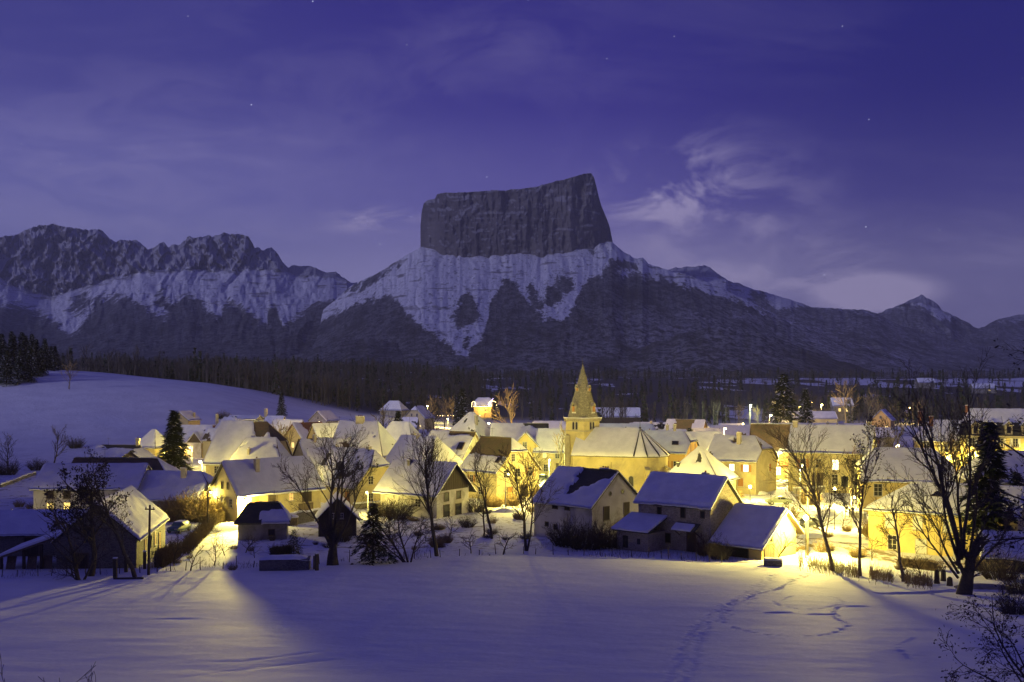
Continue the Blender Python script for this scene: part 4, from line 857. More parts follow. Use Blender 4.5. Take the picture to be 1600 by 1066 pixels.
# --- upper left group below the hill
p, a = ctr(184, 243, -4); house('flat_house', 'low house with dark ridge board and white chimney stack, below the hill', p, a, 10.5, 8, 3.8, 2.4, wall=CREAM, roof=SLATE, bare=[('F', .2, 1.2, .82, 1.3)], chim=[(4.8, .2, .75, 1.9, CREAM)])
p, a = ctr(214, 212, 93); house('dark_gable_house', 'little dark gable with snow verges behind the brown-roofed house', p, a, 8, 6.6, 4.8, 2.4, wall=TIMBER, roof=SLATE)
p, a = ctr(240, 262, -24); house('yellow_cottage', 'small yellow cottage with snow pyramid roof left of the spruce', p, a, 7, 6.4, 5.2, 3.8, 'hip', wall=YELLOW, roof=SLATE, rl=1.0)
p, a = ctr(290, 330, 80); house('hill_house', 'small lit gable house highest on the slope right of the spruce', p, a, 8, 6, 7.4, 2.4, wall=YELLOW, roof=SLATE, chim=[(1.0, -2.4, .6, 1.6, CREAM)])
p, a = ctr(312, 292, -6); house('dormer_house', 'long snow-roofed house with big dormer gable and orange porch lights', p, a, 11, 8, 4.8, 4.0, wall=CREAM, roof=TILE, win=[('F', -4.2, 3.0, .9, 1.0, 'lit'), ('F', -4.2, 1.2, .9, 1.0, 'lit'), ('F', .4, .4, .9, 1.7, 'dim'), ('F', 3.2, 2.4, 1.0, 1.3, 'dark')], chim=[(4.5, -.6, .6, .8, REDT)])
dh = bpy.data.objects['dormer_house']
dg = MB(); dg.slab([(-1.6, -4.6, 0), (2.4, -4.6, 0), (2.4, -1, 0), (-1.6, -1, 0)], -1, 4.6).build('gable_wing', WHITE, dh)
MB().slab([(-2.0, -5.0, 4.2), (.4, -5.0, 7.2), (.4, -.5, 7.2), (-2.0, -.5, 4.2)], 0, .22).slab([(2.8, -5.0, 4.2), (2.8, -.5, 4.2), (.4, -.5, 7.2), (.4, -5, 7.2)], 0, .22).build('gable_wing_roof', SNOW, dh)
MB().poly([(-1.7, -4.62, 4.4), (2.5, -4.62, 4.4), (.4, -4.62, 7.1)]).poly([(-1.7, -4.55, 4.4), (.4, -4.55, 7.1), (2.5, -4.55, 4.4)]).build('gable_boards', TIMBER, dh)
p, a = ctr(343, 288, -10); house('annex_house', 'small cream annex joined to the dormer house, brick chimney', p, a, 6.4, 7, 5.2, 2.8, wall=CREAM, roof=TILE, win=[('F', -.4, 3.2, 1.2, 1.2, 'dark'), ('F', 1.2, .4, 1.2, 1.6, 'dark')], chim=[(1.0, -2.4, .7, 1.1, REDT)])
p, a = corner(353, 290, -50, 8.2, 6.6, 'R'); house('dome_roof_house', 'yellow house with rounded snow roof and a tall pale chimney', p, a, 8.2, 7.6, 7.0, 3.6, 'half', wall=YELLOW, roof=SLATE, snow=.5, ends='R', k=.5, win=[('R', -.6, 6.4, 1.0, 1.2, 'dark'), ('R', 1.4, 2, 1.2, 1.8, 'dark'), ('R', -2, 2, 1, 1.6, 'dark')], chim=[(-4.4, -2.2, .8, 3.4, CREAM)])
p, a = ctr(383, 318, -4); house('flat_top_house', 'house with level snow top behind the rounded roof', p, a, 9, 8, 9.4, 1.0, wall=GREY, roof=SLATE)
# --- amber group around the lit trees
p, a = ctr(480, 292, 56); house('red_roof_house', 'house with bare red roof half slipped of snow, amber lit', p, a, 11, 9, 4.4, 5.2, wall=YELLOW, roof=REDT, bare=[('F', .3, 1.2, .35, 1.3), ('B', -.2, 1.2, .4, 1.2)], win=[('L', 0, 3, 1, 1.4, 'lit')])
p, a = ctr(518, 272, 40); house('tan_roof_house', 'amber-snowed house with broad plain roof left of the big chimney', p, a, 11, 9, 4.6, 5.6, wall=YELLOW, roof=TILE, snow=.22)
p, a = ctr(450, 318, -20); house('lane_house', 'half hidden house behind glowing garden trees', p, a, 10, 8, 4.6, 4.4, wall=YELLOW, roof=TILE, win=row('F', (-2, 1.5), 2.4, 1, 1.4, 'dark'))
p, a = ctr(506, 380, 70); house('edge_house', 'small dark gable on the snow edge before the wood', p, a, 9, 7, 5.0, 3.2, wall=GREY, roof=SLATE)
# --- far middle
p, a = ctr(655, 452, 70); house('twin_window_house', 'pale gable house with two small attic windows beyond the roofs', p, a, 10, 10, 4.8, 4.8, 'half', wall=CREAM, roof=SLATE, k=.32, win=[('L', 1.3, 5.4, .8, 1.2, 'dark'), ('L', -1.3, 5.4, .8, 1.2, 'dark'), ('L', -2.2, 1.6, .9, 1.4, 'dark'), ('L', 1.6, .9, 3.2, .7, 'lit')])
p, a = ctr(641, 420, -8); house('garden_hut', 'small hut with cream snow roof left of the pale gable house', p, a, 6, 5, 2.4, 3.4, wall=GREY, roof=SLATE, cat='hut')
p, a = ctr(616, 560, -20); house('wood_edge_house', 'house with white-and-violet snow roof at the edge of the wood', p, a, 13, 9, 3.4, 4.6, 'hip', wall=GREY, roof=SLATE, rl=6)
p, a = ctr(756, 610, -8); fest = house('festive_house', 'far house outlined with golden fairy lights', p, a, 10.5, 9, 7.0, 4.4, 'half', wall=ORANGE, roof=SLATE, win=[('F', 1.6, 4.2, 1.2, 1.3, 'dark')], k=.5)
p, a = ctr(858, 330, -6); house('long_roof_house', 'long low house with pale lilac snow roof left of the spire', p, a, 16, 11, 3.2, 5.2, 'hip', wall=GREY, roof=SLATE, rl=10, chim=[(-6.4, -2, .5, 1.6)])
p, a = ctr(962, 520, -4); house('meadow_barn', 'far dark barn with wide snow roof on the meadow right of the spire', p, a, 24, 10, 3.6, 4.2, wall=TIMBER, roof=SLATE, cat='barn')
p, a = ctr(1022, 330, -6); house('solar_house', 'house with snow roof carrying a bare blue-grey panel field', p, a, 15, 9, 3.4, 4.6, wall=GREY, roof=SLATE, chim=[(-1.0, -.6, .6, 1.2, CREAM)])
mb = MB(); sh = bpy.data.objects['solar_house']; sl = 4.6/4.5
for r_ in range(2):
    for k in range(3): MB().slab([(1+k*1.5, -3.2+r_*1.3, 4.73+r_*1.3*sl), (2.42+k*1.5, -3.2+r_*1.3, 4.73+r_*1.3*sl), (2.42+k*1.5, -2.0+r_*1.3, 4.73+(1.2+r_*1.3)*sl), (1+k*1.5, -2.0+r_*1.3, 4.73+(1.2+r_*1.3)*sl)], .46, .52).build('solar_panel', GLASS, sh)
p, a = ctr(1072, 318, -30); house('ochre_gable_house', 'house with mossy bare roof band and orange lit gable end', p, a, 12, 9, 4.0, 5.6, wall=ORANGE, roof=MOSS, bare=[('F', .25, .7, -.2, 1.2)], snow=.2)
p, a = ctr(1048, 268, -38); house('amber_roof_house', 'house showing amber snow roof behind the small firs', p, a, 9, 9, 4.6, 4.4, wall=GREY, roof=SLATE, snow=.22)
p, a = ctr(1100, 276, 20); house('pink_roof_house', 'house with rosy snow slope right of the small firs', p, a, 9, 9, 4.4, 4.4, wall=GREY, roof=SLATE)
p, a = ctr(1152, 292, 10); house('moss_band_house', 'long roof of patchy snow and moss below the white street lamp', p, a, 17, 9, 4.4, 4.4, wall=CREAM, roof=MOSS, melt=.22)
p, a = ctr(1142, 400, -5); house('carport_hut', 'little hut with flat snow roof beside the white street lamp', p, a, 9, 6, 3.2, 1.6, wall=TIMBER, roof=SLATE, cat='hut')
p, a = ctr(1252, 262, -6); house('wide_roof_house', 'very wide house with lilac snow roof under the high amber lamp', p, a, 20, 11, 6.0, 4.6, wall=CREAM, roof=SLATE, chim=[(6.4, -.8, .6, 1.2, GREY)])
p, a = ctr(1312, 255, 66); house('gable_roof_house', 'house with cream gable and tilted snow slope above the long building', p, a, 10, 9, 6.4, 4.8, wall=CREAM, roof=SLATE)
p, a = ctr(1330, 300, 14); house('dark_gable_hut', 'hut with dark timber gable and violet snow roof', p, a, 9.5, 7.5, 5.2, 3.6, wall=TIMBER, roof=SLATE, cat='hut')
p, a = ctr(1368, 330, -12); house('low_annex', 'low annex with violet snow lean roof right of the dark hut', p, a, 10, 7, 3.6, 2.6, wall=GREY, roof=SLATE)
p, a = ctr(1380, 400, 60); house('orange_far_gable', 'far gable touched by orange lamplight at right of centre', p, a, 9, 7, 6.5, 3.6, wall=ORANGE, roof=SLATE)
p, a = ctr(1262, 430, -4); house('street_house', 'far house with thin white snow roof behind the amber lamps', p, a, 22, 9, 6.0, 2.6, wall=CREAM, roof=SLATE)
p, a = ctr(1314, 560, 0); house('lit_cottage', 'far cottage with two tiny yellow windows among dark trees', p, a, 11, 8, 8, 4, wall=GREY, roof=SLATE, win=[('F', -2, 5, 1.2, 1.6, 'lit'), ('F', 2, 5, 1.2, 1.6, 'lit')])
p, a = ctr(1535, 900, 0); house('far_farm', 'distant farm with pale roof between tree belts at right', p, a, 20, 10, 4, 4, wall=GREY, roof=SLATE, win=[('F', 4, 2, 1.6, 1.4, 'lit')])
p, a = ctr(1445, 980, 0); house('far_farm', 'distant farm by the snow strip, roof tipped white', p, a, 16, 10, 5, 4, wall=GREY, roof=SLATE)
p, a = ctr(430, 345, -12); house('white_end_house', 'narrow house with bright chimney block right of the little spruce', p, a, 6, 6, 5.0, 3.2, wall=CREAM, roof=SLATE, chim=[(-3.4, 0, .9, 2.6, CREAM)])

# --- church: tower with octagonal stone spire, nave, faceted apse
cz_ = Vector((20.9, 206.6, G(20.9, 206.6))); ch = empty('church', cz_, R(-19), 'yellow-lit church with stone spire, nave and faceted apse', 'church')
cw = 11.0; n0, n1 = -7.4, 5.0; hw = 7.2; ht = 12.0; na = 7
arc = [(n1+5.5*math.sin(math.pi*k/na), -5.5*math.cos(math.pi*k/na)) for k in range(na+1)]
foot = [(n0, -5.5)]+arc+[(n0, 5.5)]
mb = MB(); mb.slab([(x, y, -2) for x, y in foot], 0, 2+hw); mb.poly([(n0, -5.5, hw), (n0, 5.5, hw), (n0, 0, ht)][::-1])
mb.build('nave_wall', ASHLAR, ch)
e = .45; o = [(n1+(5.5+e)*math.sin(math.pi*k/na), -(5.5+e)*math.cos(math.pi*k/na)) for k in range(na+1)]; zl = hw-.35
facets = [[(n0-.3, -5.5-e, zl), (n1, -5.5-e, zl), (n1, 0, ht), (n0-.3, 0, ht)], [(n1, 5.5+e, zl), (n0-.3, 5.5+e, zl), (n0-.3, 0, ht), (n1, 0, ht)]]
facets += [[(o[k][0], o[k][1], zl), (o[k+1][0], o[k+1][1], zl), (n1, 0, ht)] for k in range(na)]
mb = MB()
for f in facets: mb.slab(f, 0, .2)
mb.build('nave_roof', SLATE, ch)
mb = MB(); V = []; Q = []
for j, f in enumerate(facets):                               # snow panels stop short of the dark hip seams
    if len(f) == 4:
        rg_ = [(u, v) for v in np.linspace(0, 1, 10) for u in np.linspace(0, 1, 24)]; nu = 24; f4 = f
    else:
        rg_ = [(u, v) for v in np.linspace(0, 1, 10) for u in np.linspace(.0, 1, 8)]; nu = 8; f4 = [f[0], f[1], f[2], f[2]]
    i0 = len(V); A = [np.array(q) for q in f4]
    for u_, v_ in rg_:
        m_ = .10/max(.2, (1-v_)*2.5) if len(f) == 3 else 0; uu = min(max(u_, min(m_, .5)), max(1-m_, .5))
        P_ = (A[0]*(1-uu)+A[1]*uu)*(1-v_)+(A[3]*(1-uu)+A[2]*uu)*v_; ed = min(uu, 1-uu)*8 if len(f) == 4 else min(u_, 1-u_)*6
        V.append((P_[0], P_[1], P_[2]+.22+.20*min(1, .25+ed)*min(1, .3+v_*6)*(1+.2*float(fbm(uu*6+j, v_*5, 2)))))
    for a_ in range(9):
        for c_ in range(nu-1):
            k0 = i0+a_*nu+c_; Q.append((k0, k0+1, k0+nu+1, k0+nu))
    for ring in ([i0+c_ for c_ in range(nu)],):
        j0 = len(V); V += [(V[q][0], V[q][1], V[q][2]-.16) for q in ring]; Q += [(ring[q+1], ring[q], j0+q, j0+q+1) for q in range(nu-1)]
link('snow_cover', mesh('snow_cover', V, Q, SNOW, True), ch)
MB().tube((n1, 0, ht+.1), (n1, 0, ht+1.9), .08, .03).lathe([(.02, ht+.3), (.28, ht+.45), (.02, ht+.7)], n1, 0).build('finial', IRON, ch)
for k in range(na): MB().tube((o[k][0], o[k][1], zl+.36), (n1, 0, ht+.34), .15, .08, 5).build('hip_roll', IRON, ch)
for x in (n1-.6, ): window(ch, (x, -5.5, 1.2), 0, .9, 2.0, 'arch')
window(ch, (n0+2.4, -5.5, 3.4), 0, .5, 1.3, 'arch')
am = math.pi*(2.5)/na; window(ch, (n1+5.5*math.cos(math.pi/na/2)*math.sin(am), -5.5*math.cos(math.pi/na/2)*math.cos(am), 1.2), am, .9, 2.0, 'arch')
for k in (1, 3):                                              # apse buttresses with stone caps
    a_ = math.pi*k/na; B_ = MB().box(-.45, .45, -.9, .1, -2, 4.4).build('buttress', ASHLAR, ch, (n1+5.5*math.sin(a_), -5.5*math.cos(a_), 0), a_)
    MB().slab([(-.5, .1, 5.0), (.5, .1, 5.0), (.5, -1.0, 4.42), (-.5, -1.0, 4.42)], 0, .12).build('buttress_cap', QUOIN, B_)
# tower, turned so that two faces show
tw = empty('tower', (-6.9, .2, 0), R(-25)); tw.parent = ch; s = 2.42; th = 14.0
MB().box(-s, s, -s, s, -2, 11.6).build('tower_wall', ASHLAR, tw)
MB().box(-s, s, -s, s, 11.83, th).build('belfry_wall', ASHLAR, tw)
MB().box(-s-.12, s+.12, -s-.12, s+.12, 11.602, 11.828).build('string_course', QUOIN, tw)
MB().box(-s-.35, s+.35, -s-.35, s+.35, th+.002, th+.28).build('cornice', QUOIN, tw)
for f in range(4):
    rz = f*math.pi/2
    for k in range(9): MB().box(-s-.2+k*.6, -s+.05+k*.6, -s-.3, -s-.02, th-.35, th-.002).build('corbel', QUOIN, tw, (0, 0, 0), rz)
    for x in (-.42, .42):
        w_ = window(tw, (x*math.cos(rz)+s*math.sin(rz), x*math.sin(rz)-s*math.cos(rz), 12.0), rz, .52, 1.5, 'arch')
V = []; n = 12                                               # snow shelf round the spire foot
sn = MB().box(-s-.36, s+.36, -s-.36, s+.36, th+.284, th+.42); sn.build('snow_ledge', SNOW, tw)
r8 = 3.0; zt = 25.2; mb = MB(); rows_ = 30; prof = [(r8*(1-k/rows_)**1.02+.06, th+.42+(zt-th-.42)*k/rows_) for k in range(rows_+1)]
for k, (r_, z_) in enumerate(prof):
    for j in range(8): a_ = 2*math.pi*(j+.5)/8; mb.v.append((r_*1.06*math.cos(a_), r_*1.06*math.sin(a_), z_)); 
    if k: mb.f += [((k-1)*8+j, (k-1)*8+(j+1) % 8, k*8+(j+1) % 8, k*8+j) for j in range(8)]
mb.build('spire', SPIRE, tw)
MB().tube((0, 0, zt-.2), (0, 0, zt+1.8), .07, .02, 6).lathe([(.02, zt-.05), (.22, zt+.12), (.02, zt+.32)]).build('spire_finial', IRON, tw)
for f in range(4):
    rz = f*math.pi/2
    for (z_, w_, h_) in ((th+1.5, .62, 1.25), (th+5.7, .42, .75)):
        yy = -(r8*(1-(z_-th-.42)/(zt-th-.42))*.98)
        lu = MB().box(-w_/2-.14, w_/2+.14, yy-.28, yy+1.0, z_, z_+h_).slab([(-w_/2-.24, yy-.4, z_+h_-.1), (0, yy-.4, z_+h_+.75*w_+.2), (0, yy+1.2, z_+h_+.75*w_+.2), (-w_/2-.24, yy+1.0, z_+h_-.1)], 0.004, .10).slab([(w_/2+.24, yy-.4, z_+h_-.1), (w_/2+.24, yy+1.0, z_+h_-.1), (0, yy+1.2, z_+h_+.75*w_+.2), (0, yy-.4, z_+h_+.75*w_+.2)], 0.004, .10)
        lu = lu.build('lucarne', QUOIN, tw, (0, 0, 0), rz)
        MB().box(-w_/2, w_/2, yy-.32, yy-.285, z_+.1, z_+h_-.08).build('opening', SHUT, lu)  # orange shutter colour stands in for a lit interior
    def disc(r_, y_, t_): return [(r_*math.cos(2*math.pi*k/20), y_, r_*math.sin(2*math.pi*k/20)) for k in range(20)]
    m2 = MB(); m2.v = disc(.62, 0, 0)+disc(.62, -.14, 0); m2.f = [tuple(range(20)), tuple(range(39, 19, -1))]+[(k, (k+1) % 20, 20+(k+1) % 20, 20+k) for k in range(20)]
    cy = -s-.20; ck = m2.build('clock', rough_mat('clock_white', (.75, .73, .66), (.70, .68, .6), 2, .5, 0), tw, (-cy*math.sin(rz)*1, cy*math.cos(rz), th+1.05), rz)
    m3 = MB().box(-.03, .03, -.165, -.145, -.05, .48).box(-.30, .05, -.165, -.145, -.03, .03)
    for k in range(12): a_ = math.pi*k/6; m3.box(.52*math.sin(a_)-.025, .52*math.sin(a_)+.025, -.162, -.142, .52*math.cos(a_)-.04, .52*math.cos(a_)+.04)
    m3.build('clock_hands', IRON, ck)
bt = MB().box(-.7, .7, -.35, .9, -2, 11.0).build('buttress', QUOIN, tw, (-s+.3, -s-.3, 0), R(-45)); bt.scale = (.8, .8, .98)
# ------------------------------------------------------------------ lamps (each carries its own light)
YC = (1., .79, .16); WC = (.86, 1., .50); OC = (1., .68, .18)
def light(parent, loc, P, col=YC, r=.22):
    l = bpy.data.lights.new('lamp_light', 'POINT'); l.energy = P*1.4; l.color = col; l.shadow_soft_size = r
    o = bpy.data.objects.new('lamp_light', l); COL.objects.link(o); o.parent = parent; o.location = loc; return o
def street_lamp(pos, h, P, label, col=YC, kind='arm', rz=0., pole=STEEL, bulb=BULB, br=.2, group=None):
    L_ = empty('street_lamp', pos, rz, label, 'street lamp', group)
    if kind == 'arm' and br < .23: br = .08  # tiny bulbs for lamps out of view, many added as fill light
    if kind == 'arm':
        MB().lathe([(.12, -.5), (.10, .3), (.085, h*.5), (.06, h+.2)], n=10).build('pole', pole, L_)
        MB().tube((0, 0, h+.15), (0, -.7, h+.42), .035).tube((0, -.7, h+.42), (0, -1.2, h+.40), .035).build('arm', pole, L_)
        hd = MB().slab([(-.17, -1.05, h+.36), (.17, -1.05, h+.36), (.12, -1.75, h+.36), (-.12, -1.75, h+.36)], 0, .13).build('lamp_head', pole, L_)
        MB().lathe([(.05, h+.02), (br*.9, h+.10), (br, h+.2), (br*.8, h+.33)], 0, -1.4, 10).build('bulb', bulb, hd, smooth=True)
        light(L_, (0, -1.4, h-.25), P, col)
    elif kind == 'globe':
        MB().lathe([(.10, -.5), (.06, .2), (.045, h-.3), (.09, h-.22)], n=10).build('pole', IRON, L_)
        MB().lathe([(.05, h-.2), (br*.8, h-.12), (br, h+.05), (br*.75, h+.2), (.04, h+.26)], n=12).build('globe', bulb, L_, smooth=True)
        MB().lathe([(.02, h+.42), (br*.95, h+.27), (br*.9, h+.262)], n=12).build('lamp_cap', IRON, L_)
        light(L_, (0, -.02, h+.9), P*.55, col); light(L_, (0, -br-.35, h), P*.45, col)
    elif kind == 'wall':
        MB().tube((0, 0, .3), (0, -.8, .55), .03).build('arm', IRON, L_)
        hd = MB().lathe([(.30, h), (.20, h+.16), (.05, h+.22)], 0, -.8, 10).build('lamp_head', IRON, L_)
        MB().lathe([(.05, h-.22), (br, h-.12), (br, h-.01)], 0, -.8, 10).build('bulb', bulb, hd, smooth=True)
        light(L_, (0, -.95, h-.5), P, col)
    return L_
def on_wall(hn, u, v, fc='F', off=0.):                      # world position on a house wall
    h_ = bpy.data.objects[hn]; a = h_.rotation_euler.z; b_ = None
    for c in h_.children:
        if c.name.split('.')[0] == 'wall': b_ = c
    xs = [q.co.x for q in b_.data.vertices]; ys_ = [q.co.y for q in b_.data.vertices]
    lp = {'F': (u, min(ys_)-off), 'R': (max(xs)+off, u), 'L': (min(xs)-off, -u), 'B': (-u, max(ys_)+off)}[fc]
    return h_.location+Vector((lp[0]*math.cos(a)-lp[1]*math.sin(a), lp[0]*math.sin(a)+lp[1]*math.cos(a), v)), a+FACE[fc]
def wall_lamp(hn, u, v, P, label, fc='F', col=YC, br=.16, bulb=BULB, group=None):
    p_, a_ = on_wall(hn, u, v, fc); o = street_lamp(p_, .35, P, label, col, 'wall', a_, bulb=bulb, br=br, group=group); o.name = 'wall_lamp'; o['category'] = 'wall lamp'; return o
hn = farm_lit.name
o = wall_lamp(hn, -7.0, 3.0, 6500, 'blazing floodlight on the front wall of the long cream farmhouse', br=.34)
sl_ = bpy.data.lights.new('lamp_light', 'SPOT'); sl_.energy = 150000; sl_.color = YC; sl_.spot_size = R(56); sl_.spot_blend = .6; sl_.shadow_soft_size = .45
so = bpy.data.objects.new('lamp_light', sl_); COL.objects.link(so); so.location = o.location+Vector((.1, -1.1, .75)); so.rotation_euler = (Vector((20, -100, 3.5)).normalized()).to_track_quat('-Z', 'Y').to_euler()
wall_lamp(hn, -2.6, 3.8, 1100, 'added lamp on the gable of the long cream farmhouse, over the yellow bushes', fc='L', br=.12)  # unseen lamp, added to light the bushes and the gable
street_lamp(at(1259, 121.5), 4.7, 18000, 'globe lamp on a post beside the open timber shed, snow blazing beneath', kind='globe', br=.30)
street_lamp(at(1304, 177), 3.2, 5200, 'globe lamp on a short post near the inn porch', kind='globe', br=.24)
street_lamp(at(1172, 187), 2.5, 5200, 'globe lamp at the corner of the cream pyramid-roofed house', kind='globe', br=.26)
street_lamp(at(1216, 214), 6.5, 10000, 'starburst street lamp before the orange balcony', col=(1, .80, .24), br=.34)
street_lamp(at(1203, 400), 8.2, 22000, 'bright amber lamp above the wide lilac roof', col=OC, br=.5)
street_lamp(at(1172, 470), 10, 16000, 'white-green street lamp beyond the moss band roof', col=WC, bulb=WBULB, br=.42)
street_lamp(at(1283, 520), 9.4, 12000, 'small amber lamp left of the far street house, in front of tall firs', col=OC, br=.42)
street_lamp(at(1420, 520), 8, 6000, 'lone orange lamp among dark trees right of centre', col=OC, br=.4, bulb=WARM)
street_lamp(at(1131, 262), 9.6, 6000, 'flat amber lamp over the ochre chimney roofs', col=OC, br=.34)
street_lamp(at(316, 198), 5.9, 5500, 'lamp with glowing white post below the big spruce', br=.28, pole=STEEL)
street_lamp(at(447, 232), 6.0, 7500, 'lamp lighting the bright lane beside the clipped bush', br=.22)
street_lamp(at(257, 246), 5.0, 5000, 'lamp hidden behind the brown-roofed long house', br=.22)
street_lamp(at(596, 212), 5.0, 6000, 'lamp in the lane under the yellow chimney house wall', br=.2)
street_lamp(at(575, 164), 3.6, 1500, 'lamp in front of the clipped-gable farmhouse', br=.12)
street_lamp(at(790, 174), 5.5, 6500, 'lamp in the yard of the mossy-roofed stone house', br=.2, rz=R(160))
street_lamp(at(858, 216), 5.0, 8000, 'greenish lamp on the little square beside the church tower', col=(.88, .95, .26), br=.22)
street_lamp(at(962, 174), 5.4, 5000, 'lamp hidden behind the grey barn that lights the nave wall', br=.2)
street_lamp(at(1012, 158), 4.2, 3500, 'lamp in the gap between the two stone barns', br=.24)
street_lamp(at(886, 186), 5.2, 6000, 'lamp lighting the foot of the church tower', br=.2)
street_lamp(at(1042, 184), 4.6, 2600, 'lamp between the apse and the snow pyramid house', br=.2)
street_lamp(at(1304, 147), 3.4, 3600, 'low lamp glowing behind the snow bank by the road', kind='globe', br=.20)
street_lamp(at(764, 330), 8.0, 9000, 'lamp in the festive garden beyond the pyramid roof', col=OC, br=.3)
street_lamp(at(668, 520), 8.0, 9000, 'lamp glowing inside the golden garden tree', col=YC, br=.35)
street_lamp(at(700, 480), 4.0, 9000, 'second garden lamp by the pale trees', col=OC, br=.3)
street_lamp(at(500, 345), 7.0, 7000, 'lamp behind the bare red roof', col=OC, br=.22)
street_lamp(at(352, 262), 4.5, 3600, 'lamp lighting the terrace under the dome-roofed house', br=.2)
street_lamp(at(830, 300), 5.0, 3000, 'lamp between long roofs left of the spire', col=OC, br=.2)
street_lamp(at(1062, 292), 6.0, 4200, 'lamp behind the small firs', col=OC, br=.2)
street_lamp(at(1230, 320), 7.5, 6000, 'lamp behind the wide lilac roof', col=OC, br=.2)
street_lamp(at(1388, 172), 5.5, 2500, 'lamp behind the yellow shuttered house roof', br=.2)
wall_lamp('hotel', -5.3, 5.2, 6500, 'floodlight over the hotel door', br=.4); wall_lamp('hotel', 5.4, 5.2, 3500, 'second floodlight on the hotel front', br=.25)
wall_lamp('hotel_wing', 0, 4.6, 2200, 'lamp on the front of the hotel wing')
wall_lamp('inn', .6, 2.45, 3400, 'lamp under the inn balcony', fc='L', br=.28, bulb=WARM)
wall_lamp('dormer_house', -2.4, 2.4, 900, 'orange porch light of the dormer house', col=OC, br=.25, bulb=WARM)
street_lamp(at(1330, 149), 4.5, 3200, 'lamp facing the gable of the yellow shuttered house', br=.2)
street_lamp(at(1470, 108), 3.4, 1500, 'low garden lamp before the yellow shuttered house', kind='globe', br=.1) if False else None
street_lamp(at(18, 152), 2.2, 700, 'small garden lamp among bushes at the left edge', kind='globe', br=.1)
street_lamp(at(232, 131), 3.6, 1500, 'lamp at the back corner of the dark rubble barn', br=.12)

street_lamp(at(812, 221), 8.0, 5500, 'added fill lamp before the lemon gable house', br=.16)  # from here to the fairy lights: unseen lamps added as fill light
street_lamp(at(640, 188), 5.6, 2500, 'added high fill lamp behind the white chalet roof', br=.14)
street_lamp(at(462, 184), 5.2, 1500, 'added high fill lamp behind the long cream farmhouse', br=.14)
street_lamp(at(700, 236), 8.0, 3500, 'added high fill lamp between the violet roofs and the pyramid roof', br=.14)
street_lamp(at(552, 262), 8.0, 3500, 'added high fill lamp behind the big chimney house', br=.14)
street_lamp(at(1130, 172), 4.4, 3500, 'added fill lamp behind the smooth-roofed stone barn', br=.14)
street_lamp(at(1250, 172), 7.5, 6000, 'added tall fill lamp on the bright square behind the pale green car', br=.18)
street_lamp(at(1400, 205), 8.5, 5000, 'added fill lamp behind the amber inn', br=.14)
street_lamp(at(1090, 205), 6.8, 2200, 'added fill lamp between orange house and pyramid snow roof', br=.14)
street_lamp(at(930, 262), 10, 6000, 'added fill lamp behind the church tower', br=.14)
street_lamp(at(800, 330), 5.5, 5000, 'added fill lamp under the tall fan-shaped amber tree', col=OC, br=.2)  # added to brighten the amber tree
street_lamp(at(520, 300), 8.0, 4500, 'added fill lamp between the red roof and the tan roof', col=OC, br=.14)
street_lamp(at(400, 300), 7.5, 4500, 'added fill lamp behind the steep brown-peaked house', br=.14)
street_lamp(at(300, 240), 6.0, 4000, 'added fill lamp on the lane above the big spruce', br=.14)
street_lamp(at(1475, 190), 6.0, 4500, 'added fill lamp in the garden before the hotel wing', br=.14)
street_lamp(at(1545, 196), 6.0, 5500, 'added fill lamp in the garden before the hotel door', br=.14)
street_lamp(at(1500, 300), 9.0, 6000, 'added fill lamp behind the hotel', col=OC, br=.16)
street_lamp(at(1160, 330), 8.0, 6000, 'added fill lamp behind the moss band roof', col=OC, br=.16)
street_lamp(at(980, 300), 8.0, 4500, 'added fill lamp behind the presbytery roof', col=OC, br=.14)
street_lamp(at(760, 205), 8.5, 4000, 'added high fill lamp behind the mossy roof', br=.14)
# fairy lights on the festive house: bulbs in a row, plus the lit garden spruce hedge
f_ = bpy.data.objects['festive_house']
def fairies(path, n, mat_=FAIRY, r=.13):
    P_ = [Vector(p) for p in path]; seg = [(a, c, (c-a).length) for a, c in zip(P_[:-1], P_[1:])]; T = sum(s[2] for s in seg); m2 = MB()
    for k in range(n):
        d = T*k/(n-1)
        for a, c, l in seg:
            if d <= l+1e-6: q = a+(c-a)*(d/l); break
            d -= l
        m2.lathe([(.03, q.z-r), (r, q.z), (.03, q.z+r)], q.x, q.y, 6)
    return m2
fairies([(-5.4, -5.0, 6.6), (5.4, -5.0, 6.6)], 22).build('fairy_lights', FAIRY, f_)
fairies([(-6.4, -5.2, 6.4), (-6.3, -5.2, 8.8), (-5.2, -5.2, 9.6), (-4.2, -5.2, 8.8), (-4.2, -5.2, 6.9)], 16).build('fairy_lights', FAIRY, f_)
fairies([(4.0, -5.2, 6.9), (4.2, -5.2, 9.0), (5.4, -5.2, 9.8), (7.6, -5.2, 9.6), (8.4, -5.2, 8.0), (8.9, -5.2, 5.2)], 26).build('fairy_lights', FAIRY, f_)
fairies([(3.6, -5.1, 7.6), (6.4, -5.1, 11.2)], 9, r=.16).build('fairy_lights', VFAIRY, f_)
light(f_, (0, -7.8, 5.2), 2200, OC); light(f_, (7.2, -7.5, 7), 1200, OC)
hd_ = empty('string_light_hedge', at(712, 560), 0, 'low garden fence strung with small yellow lights left of the festive house', 'fence')
for k in range(9): MB().tube((-10+k*2.9, 0, -.5), (-10+k*2.9, 0, 2.2), .08).build('post', WOOD, hd_)
MB().tube((-10, 0, 2.1), (13.2, 0, 2.1), .05).build('rail', WOOD, hd_)
fairies([(-10, -.2, 2.4), (13.2, -.2, 2.5)], 17, r=.17).build('string_lights', FAIRY, hd_)
